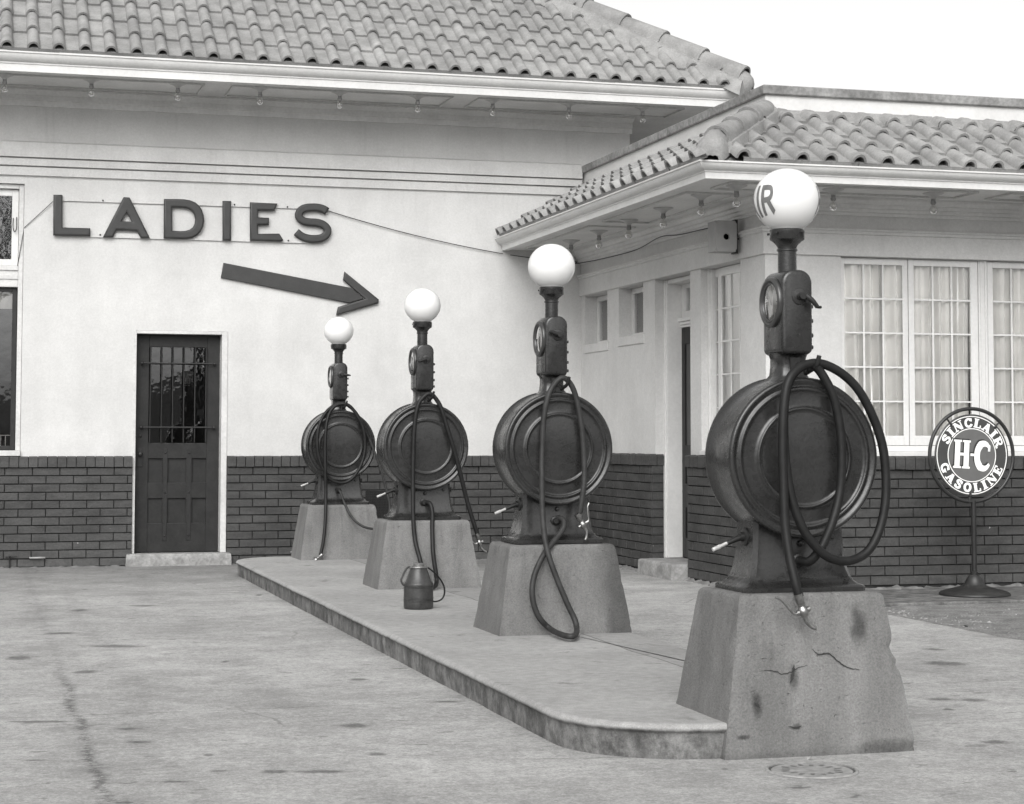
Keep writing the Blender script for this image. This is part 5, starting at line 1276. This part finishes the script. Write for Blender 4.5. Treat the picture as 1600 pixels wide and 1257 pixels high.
def ring_word(word, r_in, r_out, a_mid, top, span):
    adv = [S_[c][0] for c in word]; gap = .16; tot = sum(adv)+gap*(len(word)-1); u0 = 0; mb = MB(); H_ = r_out-r_in; BOLD[0] = 1.18
    for c, a in zip(word, adv):
        ac = ((u0+a/2)/tot-.5)*span
        th = a_mid-ac if top else a_mid+ac
        wsc = R_(span)*(r_in+r_out)/2/tot
        rot = R_(th-90) if top else R_(th+90)
        rc = (r_in+r_out)/2
        cx, cz = rc*math.cos(R_(th)), rc*math.sin(R_(th))
        def f(u, v, h, a=a, cx=cx, cz=cz, rot=rot):
            x = (u-a/2)*wsc; z = (v-.5)*H_
            return (cx+x*math.cos(rot)-z*math.sin(rot), -.0040-h, cz+x*math.sin(rot)+z*math.cos(rot))
        glyph(mb, c, f, .0014); u0 += a+gap
    o = mb.build('lettering', MAT['signwhite'], hoop, smooth=False); BOLD[0] = 1.0; o['label'] = 'white lettering ' + ('along the top' if top else 'along the bottom'); return o
ring_word('SINCLAIR', .200, .265, 90, True, 142)
ring_word('GASOLINE', .200, .265, 270, False, 146)
def flat_glyph(mb, ch, x0, x1, z0, z1, sh=(0, 0), hb=.0052, th=.0014):
    wd = S_[ch][0]
    def f(u, v, h): return (x0+(x1-x0)*u/wd+sh[0], -hb-h, z0+(z1-z0)*v+sh[1])
    glyph(mb, ch, f, th)
for nm, mat, sh, hb in (('letter_shadow', MAT['signshadow'], (-.010, .010), .0040), ('centre_lettering', MAT['signwhite'], (0, 0), .0058)):
    mb = MB(); flat_glyph(mb, 'H', -.150, -.012, -.098, .104, sh, hb); flat_glyph(mb, 'K', .018, .148, -.100, .098, sh, hb)
    mb.box(-.012+sh[0], .016+sh[0], -hb-.0016, -hb, -.006+sh[1], .012+sh[1]); mb.build(nm, mat, hoop, smooth=False)

# ================================================================ OIL CAN
oc = empty('oil_can', (2.424, -6.28, .1275), R_(4), 'small dark ribbed oil can with a side handle and thin curved spout tube', 'can')
mb = MB(); mb.lathe([(0, 0), (.080, 0), (.086, .004), (.089, .012), (.089, .044), (.091, .046), (.091, .049), (.0885, .051), (.0885, .053), (.091, .055), (.091, .058), (.0885, .060), (.0885, .062), (.091, .064), (.091, .067), (.0885, .069),
    (.0885, .126), (.091, .128), (.091, .131), (.0885, .133), (.0885, .135), (.091, .137), (.091, .141), (.0885, .143), (.0885, .148), (.086, .154), (.080, .160), (.051, .236), (.050, .246), (.046, .250), (0, .251)], 48)
mb.build('body', MAT['can'], oc, ang=35)
mb = MB(); mb.lathe([(.056, .243), (.058, .246), (.056, .250), (.034, .251), (.032, .254), (.032, .268), (.029, .271), (0, .271)], 32); mb.build('lid', simple('worn_steel', .22, .35, .25, 40, .2, metal=.6), oc)
mb = MB(); mb.tube([(-.050, 0, .248), (-.068, 0, .246), (-.084, 0, .228), (-.103, 0, .188), (-.108, 0, .170), (-.100, 0, .150), (-.086, 0, .140)], .0062, 10, 5); mb.build('handle', MAT['can'], oc)
mb = MB(); mb.tube([(.050, -.01, .246), (.066, -.01, .236), (.110, -.01, .200), (.148, -.01, .150), (.161, -.01, .105), (.155, -.01, .070), (.138, -.01, .050), (.110, -.01, .040), (.086, -.01, .040)], lambda t: .0042+.0012*math.sin(math.pi*t), 10, 6); mb.build('spout_tube', MAT['rubber'], oc)

# ================================================================ SMALL THINGS
mc = empty('manhole_cover', (2.665, -11.365, 0), 0, 'round iron cover set in the paving before the nearest plinth', 'cover')
mb = MB(); mb.lathe([(.150, .001), (.150, .006), (.158, .0065), (.162, .001)], 56); mb.build('rim', MAT['manhole'], mc)
mb = MB(); mb.lathe([(0, .0035), (.138, .0035), (.141, .001)], 56, cap=False); ds = mb.build('lid', MAT['manhole'], mc)
mb = MB()
for k in range(16):
    a = 2*math.pi*k/16; c, s_ = math.cos(a), math.sin(a); r0 = .075 if k % 2 else .085
    mb.add([(c*u-s_*v, s_*u+c*v, .0052) for u, v in ((r0, -.008), (r0+.028, -.006), (r0+.026, .005), (r0, .008))], [(0, 1, 2, 3)])
mb.build('raised_pattern', simple('manhole_dark', .15, .8, .3, 50), ds, smooth=False)
mb = MB(); mb.lathe([(.141, .0015), (.150, .0015)], 56, cap=False); mb.build('gap', MAT['earth'], mc, smooth=False)
mb = MB(); mb.tube([(.325, -.058, .090), (.335, -.066, .088), (.455, -.066, .088)], .0085, 10, 3); mb.tube([(.325, -.03, .090), (.325, -.060, .090)], .007, 8, 0)
tag(mb.build('pipe_stub', MAT['stone']), 'short pale pipe stub at the foot of the brick wall', 'pipe')
mb = MB(); mb.tube([(.152, -.06, .003), (.150, -.062, .10)], .006, 8, 0); mb.tube([(.115, -.062, .10), (.215, -.062, .104)], .006, 8, 0); mb.lathe([(0, .0), (.012, .002), (.012, .01), (0, .012)], 10, (.150, -.062, .098))
tag(mb.build('water_tap', MAT['iron']), 'little rusty pipe tap by the wall below the shop window', 'tap')
def pebble(x, y, s, lab, mat=None):
    bm = bmesh.new(); bmesh.ops.create_icosphere(bm, subdivisions=2, radius=s)
    for v in bm.verts: v.co = v.co*(1+.35*noise.noise(v.co*(1.5/s)+Vector((x, y, 0)))); v.co.z *= .55
    me = bpy.data.meshes.new('pebble'); bm.to_mesh(me); bm.free(); me.materials.append(mat or MAT['pebble'])
    o = bpy.data.objects.new('pebble', me); COL.objects.link(o); o.location = (x, y, s*.35); tag(o, lab, 'stone', 'loose stones on the paving')
pebble(4.35, -10.35, .013, 'small black stone alone on the paving right of the nearest plinth', MAT['crack'])
pebble(5.67, -7.0, .016, 'dark stone at the edge of the gravel patch', MAT['crack'])
pebble(2.755, -11.14, .010, 'tiny pale stone between the round iron cover and the plinth', MAT['stone'])

# ================================================================ BARE TREES BEHIND THE CAMERA (seen in the glass)
def bare_tree(x, y, h, seed, lab):
    rr = random.Random(seed); mb = MB()
    def br(p, d, L, r, dep):
        n = 4; pts = [p]; q = Vector(p); dd = Vector(d)
        for k in range(n):
            dd = (dd+Vector((rr.uniform(-.16, .16), rr.uniform(-.16, .16), rr.uniform(-.05, .12)))).normalized(); q = q+dd*L/n; pts.append(q.copy())
        mb.tube(pts, lambda t: r*(1-.4*t), 5 if dep else 9, 0, cap=False)
        if dep >= 5: return
        for k in range(3 if dep < 4 else 2):
            i = rr.choice((2, 3, 4)) if k else 4
            nd = (dd*.7+Vector((rr.uniform(-1, 1), rr.uniform(-1, 1), rr.uniform(-.1, .8)))*.75).normalized()
            br(pts[i], nd, L*rr.uniform(.6, .8), r*.58, dep+1)
    br(Vector((0, 0, 0)), Vector((0, 0, 1)), h*.32, h*.022, 0)
    o = mb.build('bare_tree', MAT['bark'], ang=80, loc=(x, y, 0)); tag(o, lab, 'tree', 'bare trees across the road')
bare_tree(.2, -33, 11, 3, 'leafless tree across the road, seen only as a reflection'); bare_tree(-6.5, -31, 9, 8, 'second leafless tree across the road, left of the first')
bare_tree(17, -30, 12, 11, 'third leafless tree across the road, far right of the others')
bare_tree(5.5, -36, 10, 15, 'fourth leafless tree across the road, behind the others')
